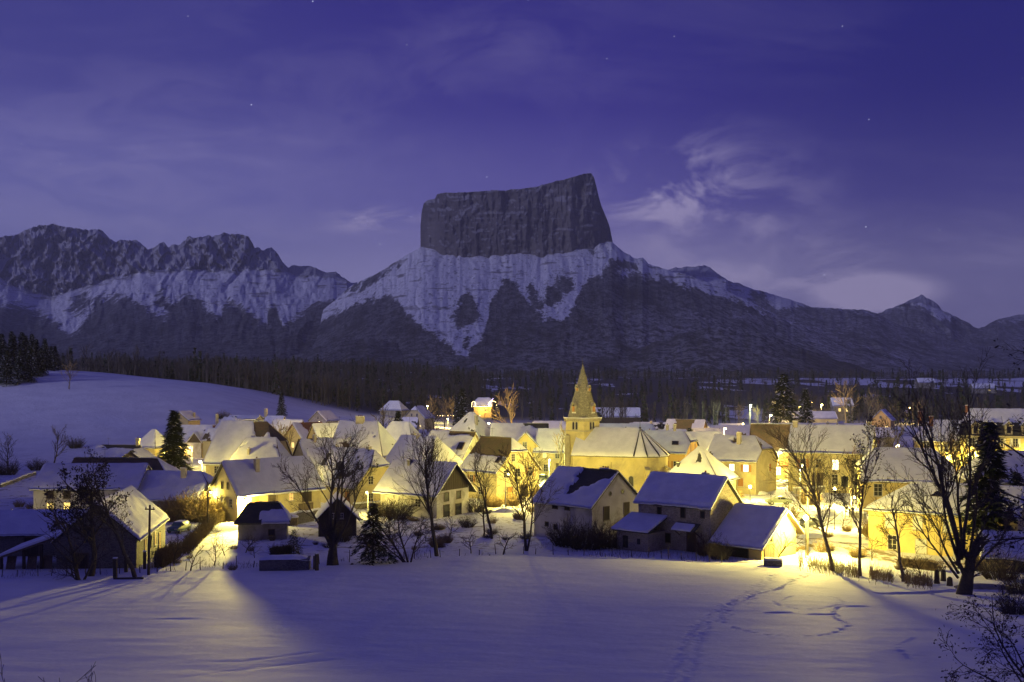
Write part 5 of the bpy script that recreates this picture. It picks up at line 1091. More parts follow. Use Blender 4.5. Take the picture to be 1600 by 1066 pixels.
for k, (px, d, h) in enumerate(((1248, 640, 4), (1302, 700, 6), (1268, 690, 5))):
    street_lamp(at(px, d), h, 2500, ('tiny far lamp left of the amber street', 'tiny far lamp at the end of the amber street', 'faint far lamp among the firs behind the street house')[k], col=OC, br=.4, bulb=WARM)

# ------------------------------------------------------------------ cars
def car(pos, rz, paint, label, hatch=False, snowy=True):
    c = empty('parked_car', pos, rz, label, 'car'); L_, Wd = 4.4, 1.72
    side = [(-2.15, .38), (-2.2, .72), (-1.9, .86), (-1.05, .95), (-.42, 1.38), (.75, 1.42), (1.45, 1.02), (2.1, .96), (2.2, .62), (2.12, .36)] if not hatch else [(-2.0, .38), (-2.05, .74), (-1.7, .90), (-.95, 1.02), (-.35, 1.48), (1.45, 1.48), (1.9, 1.0), (2.0, .7), (1.95, .36)]
    def prism(pts, w0, w1, y_):
        m2 = MB(); n = len(pts); rows_ = [(-y_, 0), (-y_*.93, .0), (y_*.93, 0), (y_, 0)]
        for s_ in (-1, 1):
            m2.v += [(x, s_*y_*(1 if z < .97 else .80), z) for x, z in pts]
        m2.f = [tuple(range(n)), tuple(range(2*n-1, n-1, -1))]+[(k, n+k, n+(k+1) % n, (k+1) % n) for k in range(n)]
        return m2
    bd = prism(side, 0, 0, Wd/2).build('body', paint, c)
    md = bd.modifiers.new('soft', 'BEVEL'); md.width = .06; md.segments = 2
    gl = [(-.98, .98), (-.42, 1.33), (.72, 1.37), (1.36, 1.02)] if not hatch else [(-.9, 1.04), (-.34, 1.42), (1.40, 1.42), (1.7, 1.02)]
    for s_ in (-1, 1):
        for (a, e) in ((0, .46), (.5, 1)):
            x0, x1 = gl[0][0]+.12, gl[3][0]-.10; xa, xb = x0+(x1-x0)*a, x0+(x1-x0)*e
            zt = lambda x: np.interp(x, [q[0] for q in gl], [q[1] for q in gl])-.04
            m2 = MB(); xs = np.linspace(xa, xb, 4); pts = [(x, s_*(Wd/2*.985), 1.0) for x in xs]+[(x, s_*(Wd/2*.82+.02), max(zt(x), 1.02)) for x in xs[::-1]]
            m2.poly(pts if s_ < 0 else pts[::-1]); m2.build('side_window', GLASS, c)
    for x in (-1.35, 1.38):
        for s_ in (-1, 1):
            w_ = MB().tube((x, s_*(Wd/2-.2), .32), (x, s_*(Wd/2+.02), .32), .32, .32, 18).build('wheel', IRON, c)
            MB().tube((x, s_*(Wd/2+.005), .32), (x, s_*(Wd/2+.035), .32), .19, .17, 12).build('rim', STEEL, w_)
    for s_ in (-1, 1): MB().box(-2.19, -2.10, s_*.6-.18, s_*.6+.18, .62, .78).build('headlight', FRAME, c); MB().box(2.08, 2.2, s_*.62-.16, s_*.62+.16, .70, .86).build('tail_light', REDT, c)
    if snowy: m2 = MB(); m2.slab([(-.40, -.62, 1.40), (.76 if not hatch else 1.4, -.62, 1.42), (.76 if not hatch else 1.4, .62, 1.42), (-.40, .62, 1.40)], .03, .13).build('roof_snow', SNOW, c)
    return c
GREENP = rough_mat('pale_green_paint', (.22, .25, .19), (.19, .22, .17), 1, .35, 0); DARKP = rough_mat('dark_car_paint', (.05, .055, .06), (.04, .045, .05), 1, .35, 0); TEALP = rough_mat('teal_car_paint', (.06, .14, .12), (.05, .12, .10), 1, .35, 0)
car(at(1216, 181), R(2), GREENP, 'pale green saloon car seen from the side on the lamp-lit square', snowy=False)
car(at(1262, 150), R(35), DARKP, 'dark car half hidden by the snow bank behind the shed lamp')
car(at(849, 222), R(160), DARKP, 'dark parked car beside the church tower square')
car(at(280, 146), R(80), TEALP, 'snow-capped teal car parked in the lane beside the dark barn', hatch=True)

# ------------------------------------------------------------------ walls, posts, poles, small things
def fpt(px, py, lo=60., hi=400.):                          # ground point seen at a picture position
    for _ in range(50):
        y = (lo+hi)/2
        if (600-py)/F*y < G((px-800)/F*y, y): hi = y
        else: lo = y
    x = (px-800)/F*y
    return Vector((x, y, G(x, y)))
def wall_line(pts, h, name, label, mat_=DSTONE, th=.45, cap=True):
    w_ = empty(name, pts[0], 0, label, 'wall'); o = Vector(pts[0])
    P_ = [Vector(p)-o for p in pts]; m2 = MB(); m3 = MB()
    for a, c in zip(P_[:-1], P_[1:]):
        d = (c-a); n = Vector((-d.y, d.x, 0)).normalized()*th/2; k = max(1, int(d.length/1.6))
        for j in range(k):
            q0 = a+d*(j/k); q1 = a+d*((j+1)/k); g0 = G(q0.x+o.x, q0.y+o.y)-o.z; g1 = G(q1.x+o.x, q1.y+o.y)-o.z
            hh = h*(1+.06*math.sin(j*2.1))
            for m_, b0, t0, e in ((m2, -1., hh, 1.), (m3, hh+.004, hh+.22, 1.25)):
                i = len(m_.v)
                for q, g_ in ((q0, g0), (q1, g1)):
                    for s_ in (-1, 1):
                        for z in (b0, t0): m_.v.append((q.x+n.x*s_*e, q.y+n.y*s_*e, g_+z))
                m_.f += [tuple(i+t for t in f) for f in ((0, 1, 5, 4), (2, 6, 7, 3), (1, 3, 7, 5), (0, 4, 6, 2), (0, 2, 3, 1), (4, 5, 7, 6))]
    m2.build('masonry', mat_, w_)
    if cap: m3.build('snow_cap', SNOW, w_)
    return w_
wall_line([fpt(448, 822), fpt(500, 812)], 1.6, 'garden_wall', 'garden wall with snow coping right of the dark hipped shed')
wall_line([fpt(553, 796), fpt(592, 793), fpt(628, 788)], .9, 'garden_wall', 'low dark wall under the clipped-gable farmhouse', DSTONE)
wall_line([fpt(305, 712, 200, 400), fpt(352, 707, 200, 400)], 1.6, 'terrace_wall', 'terrace wall below the dormer house', GREY)
wall_line([fpt(1240, 772), fpt(1300, 769)], 1.1, 'road_wall', 'low wall below the long town building', GREY)
wall_line([fpt(1328, 808), fpt(1352, 812)], .9, 'road_wall', 'low wall by the inn porch at the lane', GREY)
wall_line([fpt(55, 742, 150, 300), fpt(0, 762, 150, 300)], .6, 'field_wall', 'snow-topped wall at the left edge above the dark shed', DSTONE)
# stone cistern in the foreground hollow
cz = fpt(448, 891); cs = empty('stone_cistern', cz, R(7), 'squat stone cistern with snow lid at the edge of the field', 'cistern')
MB().slab([(-2.8, -1.2, -1), (2.5, -1.2, -1), (2.5, 1.2, -1), (-2.8, 1.2, -1)], 0, 2.35).build('masonry', DSTONE, cs)
m2 = MB(); xs = np.linspace(-2.95, 2.65, 14); yy = np.linspace(-1.32, 1.3, 7); 
V = [(x, y, 1.37+.25*(1-abs(y/1.32)**4)*(1-abs((x+.15)/2.8)**6)-.18*(x > 1)*(x-1)/1.6+.06*float(fbm(x, y, 2))) for y in yy for x in xs]
link('snow_cap', mesh('snow_cap', V, [tuple(int(i) for i in q) for q in grid_faces(7, 14)], SNOW, True), cs)
MB().box(2.9, 3.35, -.9, -.45, -1, 1.6).build('corner_post', WOOD, cs)
# hedges and posts
def utility_pole(pos, h, label, lean=0.):
    u_ = empty('utility_pole', pos, 0, label, 'utility pole'); u_.rotation_euler = (0, R(lean), 0)
    MB().lathe([(.16, -.8), (.14, h*.4), (.10, h)], n=8).build('pole', BARK, u_)
    MB().box(-.5, .5, -.05, .05, h-.5, h-.38).build('crossarm', WOOD, u_)
    for x in (-.4, .4): MB().lathe([(.05, h-.38), (.07, h-.3), (.04, h-.2)], x, 0, 6).build('insulator', WHITE, u_)
utility_pole(fpt(232, 900), 7.4, 'dark wooden pole beside the leaning tree at lower left', 1.2)
utility_pole(fpt(325, 832), 6.4, 'slim dark pole in front of the lamp-lit yellow bushes', -.4)
utility_pole(fpt(1262, 868), 9.0, 'tall pole behind the globe lamp by the timber shed', 0)
utility_pole(fpt(1352, 742, 150, 500), 9.5, 'pole rising by the far right corner of the long town building', 0) if False else None
for k, (px, py, h, lb) in enumerate(((180, 905, 2.1, 'leftmost squared gatepost by the fallen beam'), (197, 894, 1.6, 'middle squared gatepost by the dark barn'), (226, 889, 1.9, 'squared gatepost next to the utility pole'), (495, 893, 1.9, 'stout post beside the stone cistern'))):
    g_ = fpt(px, py); t_ = empty('gatepost', g_, R(10*k), lb, 'post'); MB().box(-.17, .17, -.17, .17, -.6, h).build('shaft', BARK, t_); MB().box(-.19, .19, -.19, .19, h+.002, h+.12).build('snow_cap', SNOW, t_)
bm_ = empty('fallen_beam', fpt(198, 907), R(3), 'fallen beam lying on the snow between gatepost and leaning tree', 'beam'); MB().tube((-1.3, 0, .12), (1.6, .2, .18), .16, .12).build('log', BARK, bm_)
bn = empty('blue_bin', fpt(170, 884), R(8), 'dark blue bin with snow lid against the rubble barn', 'bin')
BLUE = rough_mat('blue_plastic', (.035, .04, .13), (.03, .035, .11), 2, .5, 0)
MB().slab([(-.5, -.4, 0), (.5, -.4, 0), (.5, .4, 0), (-.5, .4, 0)], -.2, 1.0).build('tub', BLUE, bn); MB().box(-.55, .55, -.45, .45, 1.002, 1.1).build('lid', BLUE, bn); MB().slab([(-.5, -.4, 1.1), (.5, -.4, 1.1), (.5, .4, 1.1), (-.5, .4, 1.1)], .004, .26).build('snow_cap', SNOW, bn)
for k, (px, py, lb) in enumerate(((457, 821, 'left covered woodpile with snow dome on the garden slope'), (470, 814, 'right covered woodpile with snow dome on the garden slope'))):
    w_ = empty('woodpile', fpt(px, py), R(20*k), lb, 'woodpile'); lg = random.Random(k)
    for r_ in range(4):
        for j in range(5): MB().tube((-.62+j*.31+.1*(r_ % 2), -.55, .16+r_*.28), (-.62+j*.31+.1*(r_ % 2), .55, .16+r_*.28), .145, .145, 7).build('log', WOOD, w_)
    MB().lathe([(.95, 1.2), (.9, 1.38), (.6, 1.55), (.1, 1.62)], n=12).build('snow_cap', SNOW, w_, smooth=True)
tr = empty('water_trough', fpt(1208, 884), R(-18), 'stone trough with snow at the corner of the open shed', 'trough')
MB().box(-1.0, 1.0, -.5, .5, -.3, .65).build('basin', DSTONE, tr); MB().slab([(-1.0, -.5, .65), (1.0, -.5, .65), (1.0, .5, .65), (-1.0, .5, .65)], .004, .2).build('snow_cap', SNOW, tr)
bo = empty('boat_hull', fpt(1538, 922), R(-12), 'dark upturned trough lying in snow behind the thick trunk', 'trough')
m2 = MB()
for k in range(9):
    x = -2.6+k*.65; r_ = .75*math.sqrt(max(.06, 1-(x/2.9)**2)); m2.v += [(x, r_*math.cos(t), .75*r_*math.sin(t)+.05) for t in np.linspace(0, math.pi, 8)]
    if k: m2.f += [((k-1)*8+j, (k-1)*8+j+1, k*8+j+1, k*8+j) for j in range(7)]
bo.name = 'upturned_trough'; link('hull', mesh('hull', m2.v, m2.f, GREY, True), bo)
for k, (px, py) in enumerate(((1464, 912), (1474, 908), (1484, 915))):
    s_ = empty('tree_stump', fpt(px, py), R(40*k), ('left jagged stump before the thick trunk', 'middle jagged stump before the thick trunk', 'right short stump before the thick trunk')[k], 'stump'); MB().lathe([(.34, -.4), (.27, .3), (.25, 1.2-.25*k), (.12, 1.35-.25*k)], n=8).build('stub', BARK, s_)
# stakes along the bottom of the village, above the field
sm_ = MB().tube((0, 0, -.5), (.04, .03, 1.15), .05, .04, 5).me('fence_stake', BARK); sm2 = MB().tube((0, 0, -.5), (-.08, .02, .85), .055, .045, 5).me('fence_stake', BARK)
rg = random.Random(8); k = 0
for px in list(range(6, 400, 26))+list(range(505, 735, 21))+list(range(745, 1000, 24))+list(range(1010, 1130, 19)):
    x_ = px+rg.uniform(-6, 6); d_ = 100
    for _ in range(8): d_ = float(edge_y((x_-800)/F*d_))+1.6
    o = tag(link('fence_stake', (sm_, sm2)[k % 2], None, at(x_, d_), rg.uniform(0, 6)), 'thin dark stake of the broken fence between the smooth field and the village', 'fence stake', 'fence stakes along the field edge')
    o.rotation_euler.x = rg.uniform(-.12, .12); o.scale = (1, 1, rg.uniform(.7, 1.25)); k += 1

def heap(pos, rz, lx, ly, h, label):
    n = 22; m_ = 14; V = []
    for j in range(m_+1):
        for i in range(n):
            t = 2*math.pi*i/n; q = j/m_; r_ = q*(1+.18*float(fbm(math.cos(t)*1.7+pos[0], math.sin(t)*1.7+pos[1], 3)))
            x = lx*r_*math.cos(t); y = ly*r_*math.sin(t); V.append((x, y, h*(1-q*q)**.8*(1+.35*float(fbm(x*1.1+pos[0], y*1.1, 3)))-.12))
    Q = [(j*n+i, j*n+(i+1) % n, (j+1)*n+(i+1) % n, (j+1)*n+i) for j in range(m_) for i in range(n)]
    return tag(link('snow_heap', mesh('snow_heap', V, [f[::-1] for f in Q], SNOW, True), None, pos, rz), label, 'snow heap', 'ploughed snow heaps')
for px, py, rz, lx, ly, h, lb in ((1222, 760, .1, 3.4, 1.6, 1.5, 'ploughed snow heap under the starburst lamp'), (1262, 762, -.2, 4.2, 1.5, 1.3, 'long ploughed snow bank before the long town building'), (1290, 806, .5, 3.0, 1.5, 1.2, 'snow bank between the road and the leaning trunk'), (1322, 846, -.4, 3.2, 1.3, .9, 'low snow bank by the straight trunk'), (1270, 840, .3, 2.4, 1.2, .8, 'snow bank beside the globe lamp road'), (1185, 772, .2, 2.2, 1.0, .7, 'small snow heap behind the stone barn corner'), (790, 800, .2, 2.6, 1.2, .8, 'snow heap in the yard of the stone house'), (300, 826, .9, 2.4, 1.0, .7, 'snow bank along the lane by the teal car'), (862, 752, .4, 2.4, 1.1, .9, 'snow heap on the church square')):
    heap(fpt(px, py), rz, lx, ly, h, lb)
# ------------------------------------------------------------------ trees
def tubes(segs, sides):
    """segments (x0,y0,z0,x1,y1,z1,r0,r1) to open tubes, vectorised"""
    A = np.asarray(segs, float); p0, p1 = A[:, :3], A[:, 3:6]; d = p1-p0; d /= np.maximum(np.linalg.norm(d, axis=1), 1e-9)[:, None]
    ref = np.where(np.abs(d[:, 2:3]) < .9, [[0, 0, 1.]], [[1., 0, 0]]); a = np.cross(d, ref); a /= np.linalg.norm(a, axis=1)[:, None]; b_ = np.cross(d, a)
    t = np.arange(sides)*2*np.pi/sides; ring = a[:, None]*np.cos(t)[None, :, None]+b_[:, None]*np.sin(t)[None, :, None]
    V = np.concatenate([p0[:, None]+ring*A[:, 6, None, None], p1[:, None]+ring*A[:, 7, None, None]], 1).reshape(-1, 3)
    k = np.arange(len(A))[:, None]*2*sides; j = np.arange(sides)[None]; j2 = (j+1) % sides
    Q = np.stack([k+j, k+j2, k+sides+j2, k+sides+j], -1).reshape(-1, 4)
    return V, Q
class Tree:
    def __init__(s, seed): s.r = random.Random(seed); s.seg = [[], [], [], [], []]; s.tips = []
    def grow(s, p, d, L, r, lvl, n, ang, up, ratio, mx, minr=.014, jit=.16, start=.25):
        ns = (7, 6, 4, 3, 2)[lvl]; q = Vector(p); d = Vector(d).normalized(); pts = [(q.copy(), d.copy(), r)]
        for k in range(ns):
            d = (d+Vector((s.r.gauss(0, jit), s.r.gauss(0, jit), s.r.gauss(0, jit)*.6+up[lvl]))).normalized()
            q2 = q+d*(L/ns); f = (k+1)/ns; r2 = max(minr, r*(1-f*.78)); r1 = max(minr, r*(1-(k/ns)*.78))
            s.seg[lvl].append((*q, *q2, r1, r2)); q = q2; pts.append((q.copy(), d.copy(), r2))
        if lvl >= mx: s.tips.append((q, d)); return
        for k in range(n[lvl]):
            f = start+(1-start)*(k+s.r.random())/n[lvl]; i = min(int(f*ns), ns-1); w = f*ns-i
            b0, d0, r0 = pts[i]; b1 = pts[i+1][0]; bp = b0.lerp(b1, w); az = s.r.uniform(0, 2*math.pi)+k*2.4
            o = d0.orthogonal().normalized(); o = Matrix.Rotation(az, 3, d0) @ o; a_ = ang[lvl]*s.r.uniform(.7, 1.3)
            nd = d0*math.cos(a_)+o*math.sin(a_); l2 = L*ratio[lvl]*s.r.uniform(.65, 1.15)*(1.15-.55*f if lvl == 0 else 1.1-.4*f)
            s.grow(bp, nd, l2, max(minr, min(r0*.72, r*(.34 if lvl == 0 else .5))), lvl+1, n, ang, up, ratio, mx, minr, jit, .2)
        s.tips.append((q, d))
    def meshes(s, bark, twig, leaf=None, leafn=0, leafs=.12, sides=8, snow=0.):
        V, Q = tubes(s.seg[0]+s.seg[1], sides); tm = npmesh('trunk', V, Q, bark, True)
        A = s.seg[2]+s.seg[3]+s.seg[4]
        if not A: return tm, None
        V, Q = tubes(A, 3); mi = np.zeros(len(Q), int); mats = [twig]
        if leaf and leafn:
            P = []; 
            for (t, d) in s.tips:
                for _ in range(leafn):
                    if s.r.random() < .7:
                        c = t+Vector((s.r.gauss(0, .16), s.r.gauss(0, .16), s.r.gauss(0, .16)-.05)); a = Vector((s.r.gauss(0, 1), s.r.gauss(0, 1), s.r.gauss(0, 1))).normalized(); b_ = a.orthogonal().normalized(); z = leafs*s.r.uniform(.6, 1.3)
                        P += [c-a*z-b_*z*.5, c+a*z-b_*z*.5, c+a*z+b_*z*.5, c-a*z+b_*z*.5]
            if P:
                n0 = len(V); V = np.concatenate([V, np.array(P)]); q2 = np.arange(len(P)).reshape(-1, 4)+n0; Q = np.concatenate([Q, q2]); mi = np.concatenate([mi, np.ones(len(q2), int)]); mats.append(leaf)
        return tm, npmesh('crown', V, Q, mats, False, mi)
def plant(pos, ms, name, label, cat='tree', rz=0., sc=1., group=None, scz=None):
    t = empty(name, pos, rz, label, cat, group); t.scale = (sc, sc, scz or sc)
    link('trunk', ms[0], t)
    if ms[1]: link('crown', ms[1], t)
    return t
def bare(seed, h, r, n=(9, 6, 5, 3), ang=(.75, .7, .7, .7), up=(.05, .10, .06, .02), ratio=(.55, .5, .5, .5), mx=3, bark=BARK, twig=TWIG, lean=(0, 0), start=.3, jit=.13, minr=.016, stems=None, **kw):
    t = Tree(seed)
    if stems:
        for (dx_, dy_, hh, rr, z0) in stems: t.grow((dx_*.25*z0, 0, z0-.6 if z0 < .7 else z0-.25), (dx_, dy_, 1), hh, rr, 0, n, ang, up, ratio, mx, minr, jit, start)
    else: t.grow((0, 0, -.5), (*lean, 1), h, r, 0, n, ang, up, ratio, mx, minr, jit, start)
    return t.meshes(bark, twig, **kw)
# foreground, left to right
plant(fpt(141, 900), bare(1, 9.8, .36, (12, 8, 6, 3), jit=.11, up=(.03, .05, .02, 0), lean=(.02, 0), start=.26, leaf=DRYLEAF, leafn=3, leafs=.11), 'walnut_tree', 'tall dark tree with withered leaves before the rubble barn')
t = plant(fpt(126, 908), bare(2, 1, .1, (8, 6, 4), ang=(.9, .8, .7), ratio=(.9, .5, .5), mx=2, stems=[(-.5, -.1, 3.4, .14, 0), (-.9, 0, 3.0, .10, 0), (.1, -.2, 2.6, .12, 0), (.3, .1, 4.6, .15, 0), (-.2, 0, 6.6, .26, 0)], start=.35), 'pollard_tree', 'thick brushy stump with drooping shoots left of the tall leafy tree')
plant(fpt(213, 903), bare(5, 10.6, .26, (11, 7, 6, 3), jit=.10, up=(.05, .10, .05, .02), lean=(-.17, .1), start=.3, leaf=DRYLEAF, leafn=3, leafs=.075), 'leaning_tree', 'slender leaning tree with scattered dead leaves beside the utility pole')
plant(fpt(520, 884), bare(7, 1, .2, (9, 6, 5, 2), ang=(.6, .6, .7, .7), up=(.05, .10, .06, .03), jit=.08, stems=[(0, 0, 4.6, .80, 0), (-.10, 0, 10.8, .22, 2.2), (.16, .05, 10.2, .21, 2.4), (-.48, .0, 8.6, .16, 2.6), (.5, -.05, 8.4, .15, 2.7), (.05, .2, 11, .17, 2.8)], start=.38), 'forked_tree', 'massive forked tree rising before the dark chalet')
plant(fpt(640, 880), bare(9, 1, .2, (10, 7, 5, 3), jit=.10, up=(-.05, .02, 0, 0), stems=[(-.7, 0, 7.6, .17, 0), (-.35, .1, 7.0, .15, 0), (.12, 0, 5.4, .12, 0), (-1.1, .0, 6.0, .12, 0)], start=.25), 'arching_tree', 'bushy tree with stems arching to the left behind the field edge')
plant(fpt(683, 869), bare(11, 11.8, .27, (16, 8, 7, 3), jit=.10, ang=(.52, .5, .6, .6), up=(.02, .10, .07, .03), start=.34, ratio=(.62, .52, .5, .5)), 'bare_tree', 'tall bare tree with V-shaped crown before the white chalet')
plant(fpt(769, 842), bare(13, 11.5, .20, (10, 6, 6, 3), jit=.11, ang=(.6, .6, .6, .6), up=(.05, .12, .06, .02), start=.4, lean=(-.08, 0)), 'bare_tree', 'thin crooked tree in front of the mossy-roofed house')
plant(fpt(755, 838), bare(14, 7.5, .14, (9, 5, 4, 2), start=.3, up=(.04, .1, .05, .02)), 'bare_tree', 'smaller bare tree touching the thin crooked one')
plant(fpt(822, 861), bare(15, 1, .2, (10, 7, 6, 3), jit=.08, ang=(.5, .6, .6, .6), up=(.05, .10, .06, .02), stems=[(-.06, 0, 11.4, .20, 0), (.20, 0, 10.2, .15, 0), (-.22, .05, 8.8, .12, 0)], start=.35), 'bare_tree', 'twin-stemmed bare tree left of the grey barn')
plant(fpt(1304, 892), bare(17, 13.6, .24, (17, 7, 6, 3), ang=(.62, .55, .6, .6), up=(.035, .08, .05, .02), lean=(-.085, .04), start=.26, jit=.09, ratio=(.56, .5, .5, .5), bark=PBARK), 'leaning_tree', 'tall tree with lamp-lit leaning trunk and wide fan of branches, right of the shed')
plant(fpt(1344, 900), bare(19, 14.6, .20, (14, 7, 6, 3), jit=.08, ang=(.55, .5, .6, .6), up=(.05, .14, .07, .03), start=.30, lean=(-.01, 0), bark=PBARK, leaf=DRYLEAF, leafn=2, leafs=.085, ratio=(.42, .5, .5, .5)), 'straight_tree', 'straight slim trunk with dead leaves in its crown before the inn')
plant(fpt(1412, 909), bare(21, 9.2, .19, (10, 7, 6, 2), up=(.05, .10, .05, .02), lean=(-.14, 0), start=.36, jit=.2, bark=PBARK), 'young_tree', 'smaller bent tree in front of the yellow shuttered house')
plant(fpt(1504, 930), bare(23, 1, .2, (9, 6, 5, 2), ang=(.55, .55, .65, .6), up=(.04, .10, .05, .02), stems=[(.02, 0, 5.6, .80, 0), (-.18, .1, 12.6, .25, 3.4), (-.08, .2, 14.0, .23, 3.8), (.04, 0, 13.4, .20, 3.9), (-.40, 0, 10.5, .16, 2.8), (.42, .1, 8.4, .17, 3.0), (.15, .3, 11.5, .17, 3.6), (-.9, -.1, 7.0, .13, 1.8), (-.65, -.2, 7.5, .13, 2.2), (.9, -.1, 6.0, .12, 1.8)], start=.28, jit=.075), 'old_tree', 'huge old tree with massive trunk splitting into upright limbs at right')
plant(Vector((19.6, 30, G(19.6, 30))), bare(25, 1, .2, (9, 7, 6, 3), ang=(.8, .7, .7, .7), up=(.0, -.01, -.05, -.04), stems=[(-.10, 0, 13.0, .22, 0), (-.42, .1, 9.5, .13, 0), (-.75, 0, 6.2, .09, 0)], start=.12, leaf=DRYLEAF, leafn=2, leafs=.05, minr=.007, ratio=(.34, .45, .5, .5)), 'overhanging_tree', 'near tree outside the right edge whose seed-hung twigs reach in', rz=R(0))
plant(Vector((20.6, 40, G(20.6, 40))), bare(28, 1, .2, (6, 5, 4, 2), ang=(.8, .7, .7, .7), up=(-.03, -.02, -.04, -.03), stems=[(-.5, 0, 4.6, .06, 0), (-.9, -.1, 4.4, .05, 0), (-.25, .1, 4.2, .05, 0), (-1.3, .1, 4.0, .045, 0), (.1, 0, 4.2, .05, 0)], start=.15, leaf=DRYLEAF, leafn=2, leafs=.045, minr=.008, ratio=(.42, .5, .5, .5)), 'weeping_shrub', 'tangled seed-hung shrub leaning in at the lower right edge', cat='shrub')
plant(Vector((-11.9, 25.5, G(-11.9, 25.5))), bare(27, 1, .03, (4, 3, 2), ang=(.5, .5, .5), stems=[(-.5, 0, 2.6, .018, 0), (.2, 0, 2.2, .016, 0), (.7, .1, 2.5, .016, 0), (.95, -.1, 2.6, .015, 0)], mx=2, minr=.006, start=.4), 'sapling_shrub', 'leafless shrub twigs poking up at the lower left corner', cat='shrub')
# small orchard trees
op = [bare(31+k, 2.9, .10, (8, 5, 4), ang=(.9, .7, .7), up=(.02, .05, .03), mx=2, start=.3, minr=.018, ratio=(.7, .55, .5)) for k in range(3)]
for k, (px, py, sc, lb) in enumerate(((240+57, 893, 1.0, 'vase-shaped fruit tree in the snowy orchard left of the cistern'), (334, 884, .95, 'fruit tree with a low fork in the middle of the orchard'), (383, 864, .8, 'small fruit tree on the slope under the hipped shed'), (398, 872, .6, 'tiny fruit tree nearest the cistern'), (272, 884, 1.1, 'fruit tree by the brown hedge end'), (352, 868, .8, 'fruit tree against the upper brown hedge'), (338, 852, .8, 'fruit tree at the top of the brown hedge'), (470, 872, 1.0, 'twiggy fruit tree behind the small cistern pine'), (736, 865, .9, 'sapling with bushy head before the stone house yard'), (786, 866, 1.0, 'short bare sapling left of the twin-stemmed tree'), (700, 842, 1.1, 'little tree against the white chalet wall'), (1212, 878, 1.3, 'thin tree standing against the yellow shed wall'), (1288, 838, 1.2, 'round little tree by the bright road'), (1318, 828, 1.1, 'lit garden tree before the inn wall'), (92, 815, 1.1, 'short forked tree before the farmhouse windows'), (1362, 876, 1.0, 'twiggy sapling beside the straight trunk'), (1440, 905, .9, 'twiggy sapling left of the stumps'))):
    plant(fpt(px, py), op[k % 3], 'fruit_tree', lb, rz=k*1.3, sc=sc, group='small fruit trees')
# mid and far bare trees
mid = [bare(51+k, 10, .26, (12, 7, 5), ang=(.6, .55, .6), up=(.04, .10, .05), mx=2, minr=.05, start=.22, twig=(TWIG, LIT_TWIG, LIT_TWIG)[k], bark=(BARK, PBARK, PBARK)[k]) for k in range(3)]
for k, (px, d, sc, m_, lb) in enumerate(((84, 262, .85, 0, 'rounded bare tree at the foot of the white hill'), (14, 245, .75, 0, 'bare tree drooping at the left edge above the dark shed'), (108, 405, .95, 1, 'thin pale tree alone on the white hill'), (806, 345, 1.68, 2, 'tall fan-shaped bare tree glowing amber left of the spire'), (868, 226, 1.02, 2, 'greenish-lit pollard tree beside the church tower'), (436, 262, .95, 2, 'amber-lit tree by the bright lane, the taller one'), (458, 268, .9, 2, 'amber-lit tree right beside the taller lane tree'), (668, 500, 1.15, 2, 'golden-lit tree in the festive garden'), (695, 470, 1.25, 2, 'pale fluffy lit tree right of the golden one'), (710, 500, 1.2, 2, 'broad pale lit tree beside the dark spruce'), (1150, 455, 1.0, 2, 'greenish-lit tree left of the white street lamp'), (1185, 478, .8, 2, 'lit shrubby tree under the white street lamp'), (1322, 520, 1.9, 1, 'tall bare tree behind the far street house'), (1352, 470, 1.5, 2, 'wide amber tree right of the far street house'), (1376, 430, 1.2, 2, 'lit bush-like tree by the orange far gable'), (1382, 238, .9, 0, 'dark bare tree behind the long town building'), (1410, 230, 1.0, 0, 'dark bare tree before the hotel wing'), (1330, 196, .8, 1, 'small espaliered tree on the long town facade'), (1276, 194, .7, 1, 'second small tree on the long town facade'), (682, 300, 1.1, 0, 'dark tree between the twin-window house and pyramid roof'), (602, 300, 1.2, 0, 'dark tree behind the hipped violet roof'), (1530, 214, .8, 2, 'lamp-lit tree at the hotel door'), (1560, 206, .85, 2, 'lamp-lit tree before the hotel right side'), (1495, 205, .9, 2, 'lamp-lit tree before the hotel wing'), (1580, 205, .7, 0, 'dark tree at the hotel corner by the right edge'))):
    plant(at(px, d), mid[m_], 'bare_tree', lb, rz=k*2.1, sc=sc, group='bare trees in the village')
def conifer(seed, h, rad, nb=150, tri=26, mat_=NEEDLE, droop=.35, low=.06, rag=.3, snow=.12):
    r = np.random.RandomState(seed); V = []; mi = []
    for k in range(nb):
        f = (k+r.rand())/nb; z = h*(low+(1-low)*f*.985); L_ = rad*(1-f)**.85*(1-rag+2*rag*r.rand())*.95+.12; az = k*2.399+r.rand()*.6
        d = np.array([math.cos(az), math.sin(az), 0]); sd = np.array([-d[1], d[0], 0])
        nt = max(6, int(tri*(.35+L_/rad)))
        for j in range(nt):
            t = .12+.88*r.rand()**.75; c = d*L_*t+np.array([0, 0, z-droop*L_*t*t+.10*L_*t]); w = (1-t*.6)*L_*.30
            c = c+sd*r.uniform(-w, w)+np.array([0, 0, r.uniform(-.5, .12)*w*.7]); s_ = h*.022*(.6+r.rand())
            a = (d*r.uniform(.4, 1)+sd*r.uniform(-.8, .8)+np.array([0, 0, r.uniform(-.55, .1)])); a /= np.linalg.norm(a); b_ = np.cross(a, [0, 0, 1.])+np.array([0, 0, r.uniform(-.5, .5)])
            V += [c-b_*s_*.55, c+b_*s_*.55, c+a*s_*2.4]; mi.append(1 if r.rand() < snow else 0)
    cm = npmesh('crown', np.array(V), np.arange(len(V)).reshape(-1, 3), [mat_, SNOW], False, mi)
    return MB().lathe([(h*.022, -.6), (h*.016, h*.4), (h*.004, h*.98)], n=7).me('trunk', BARK), cm
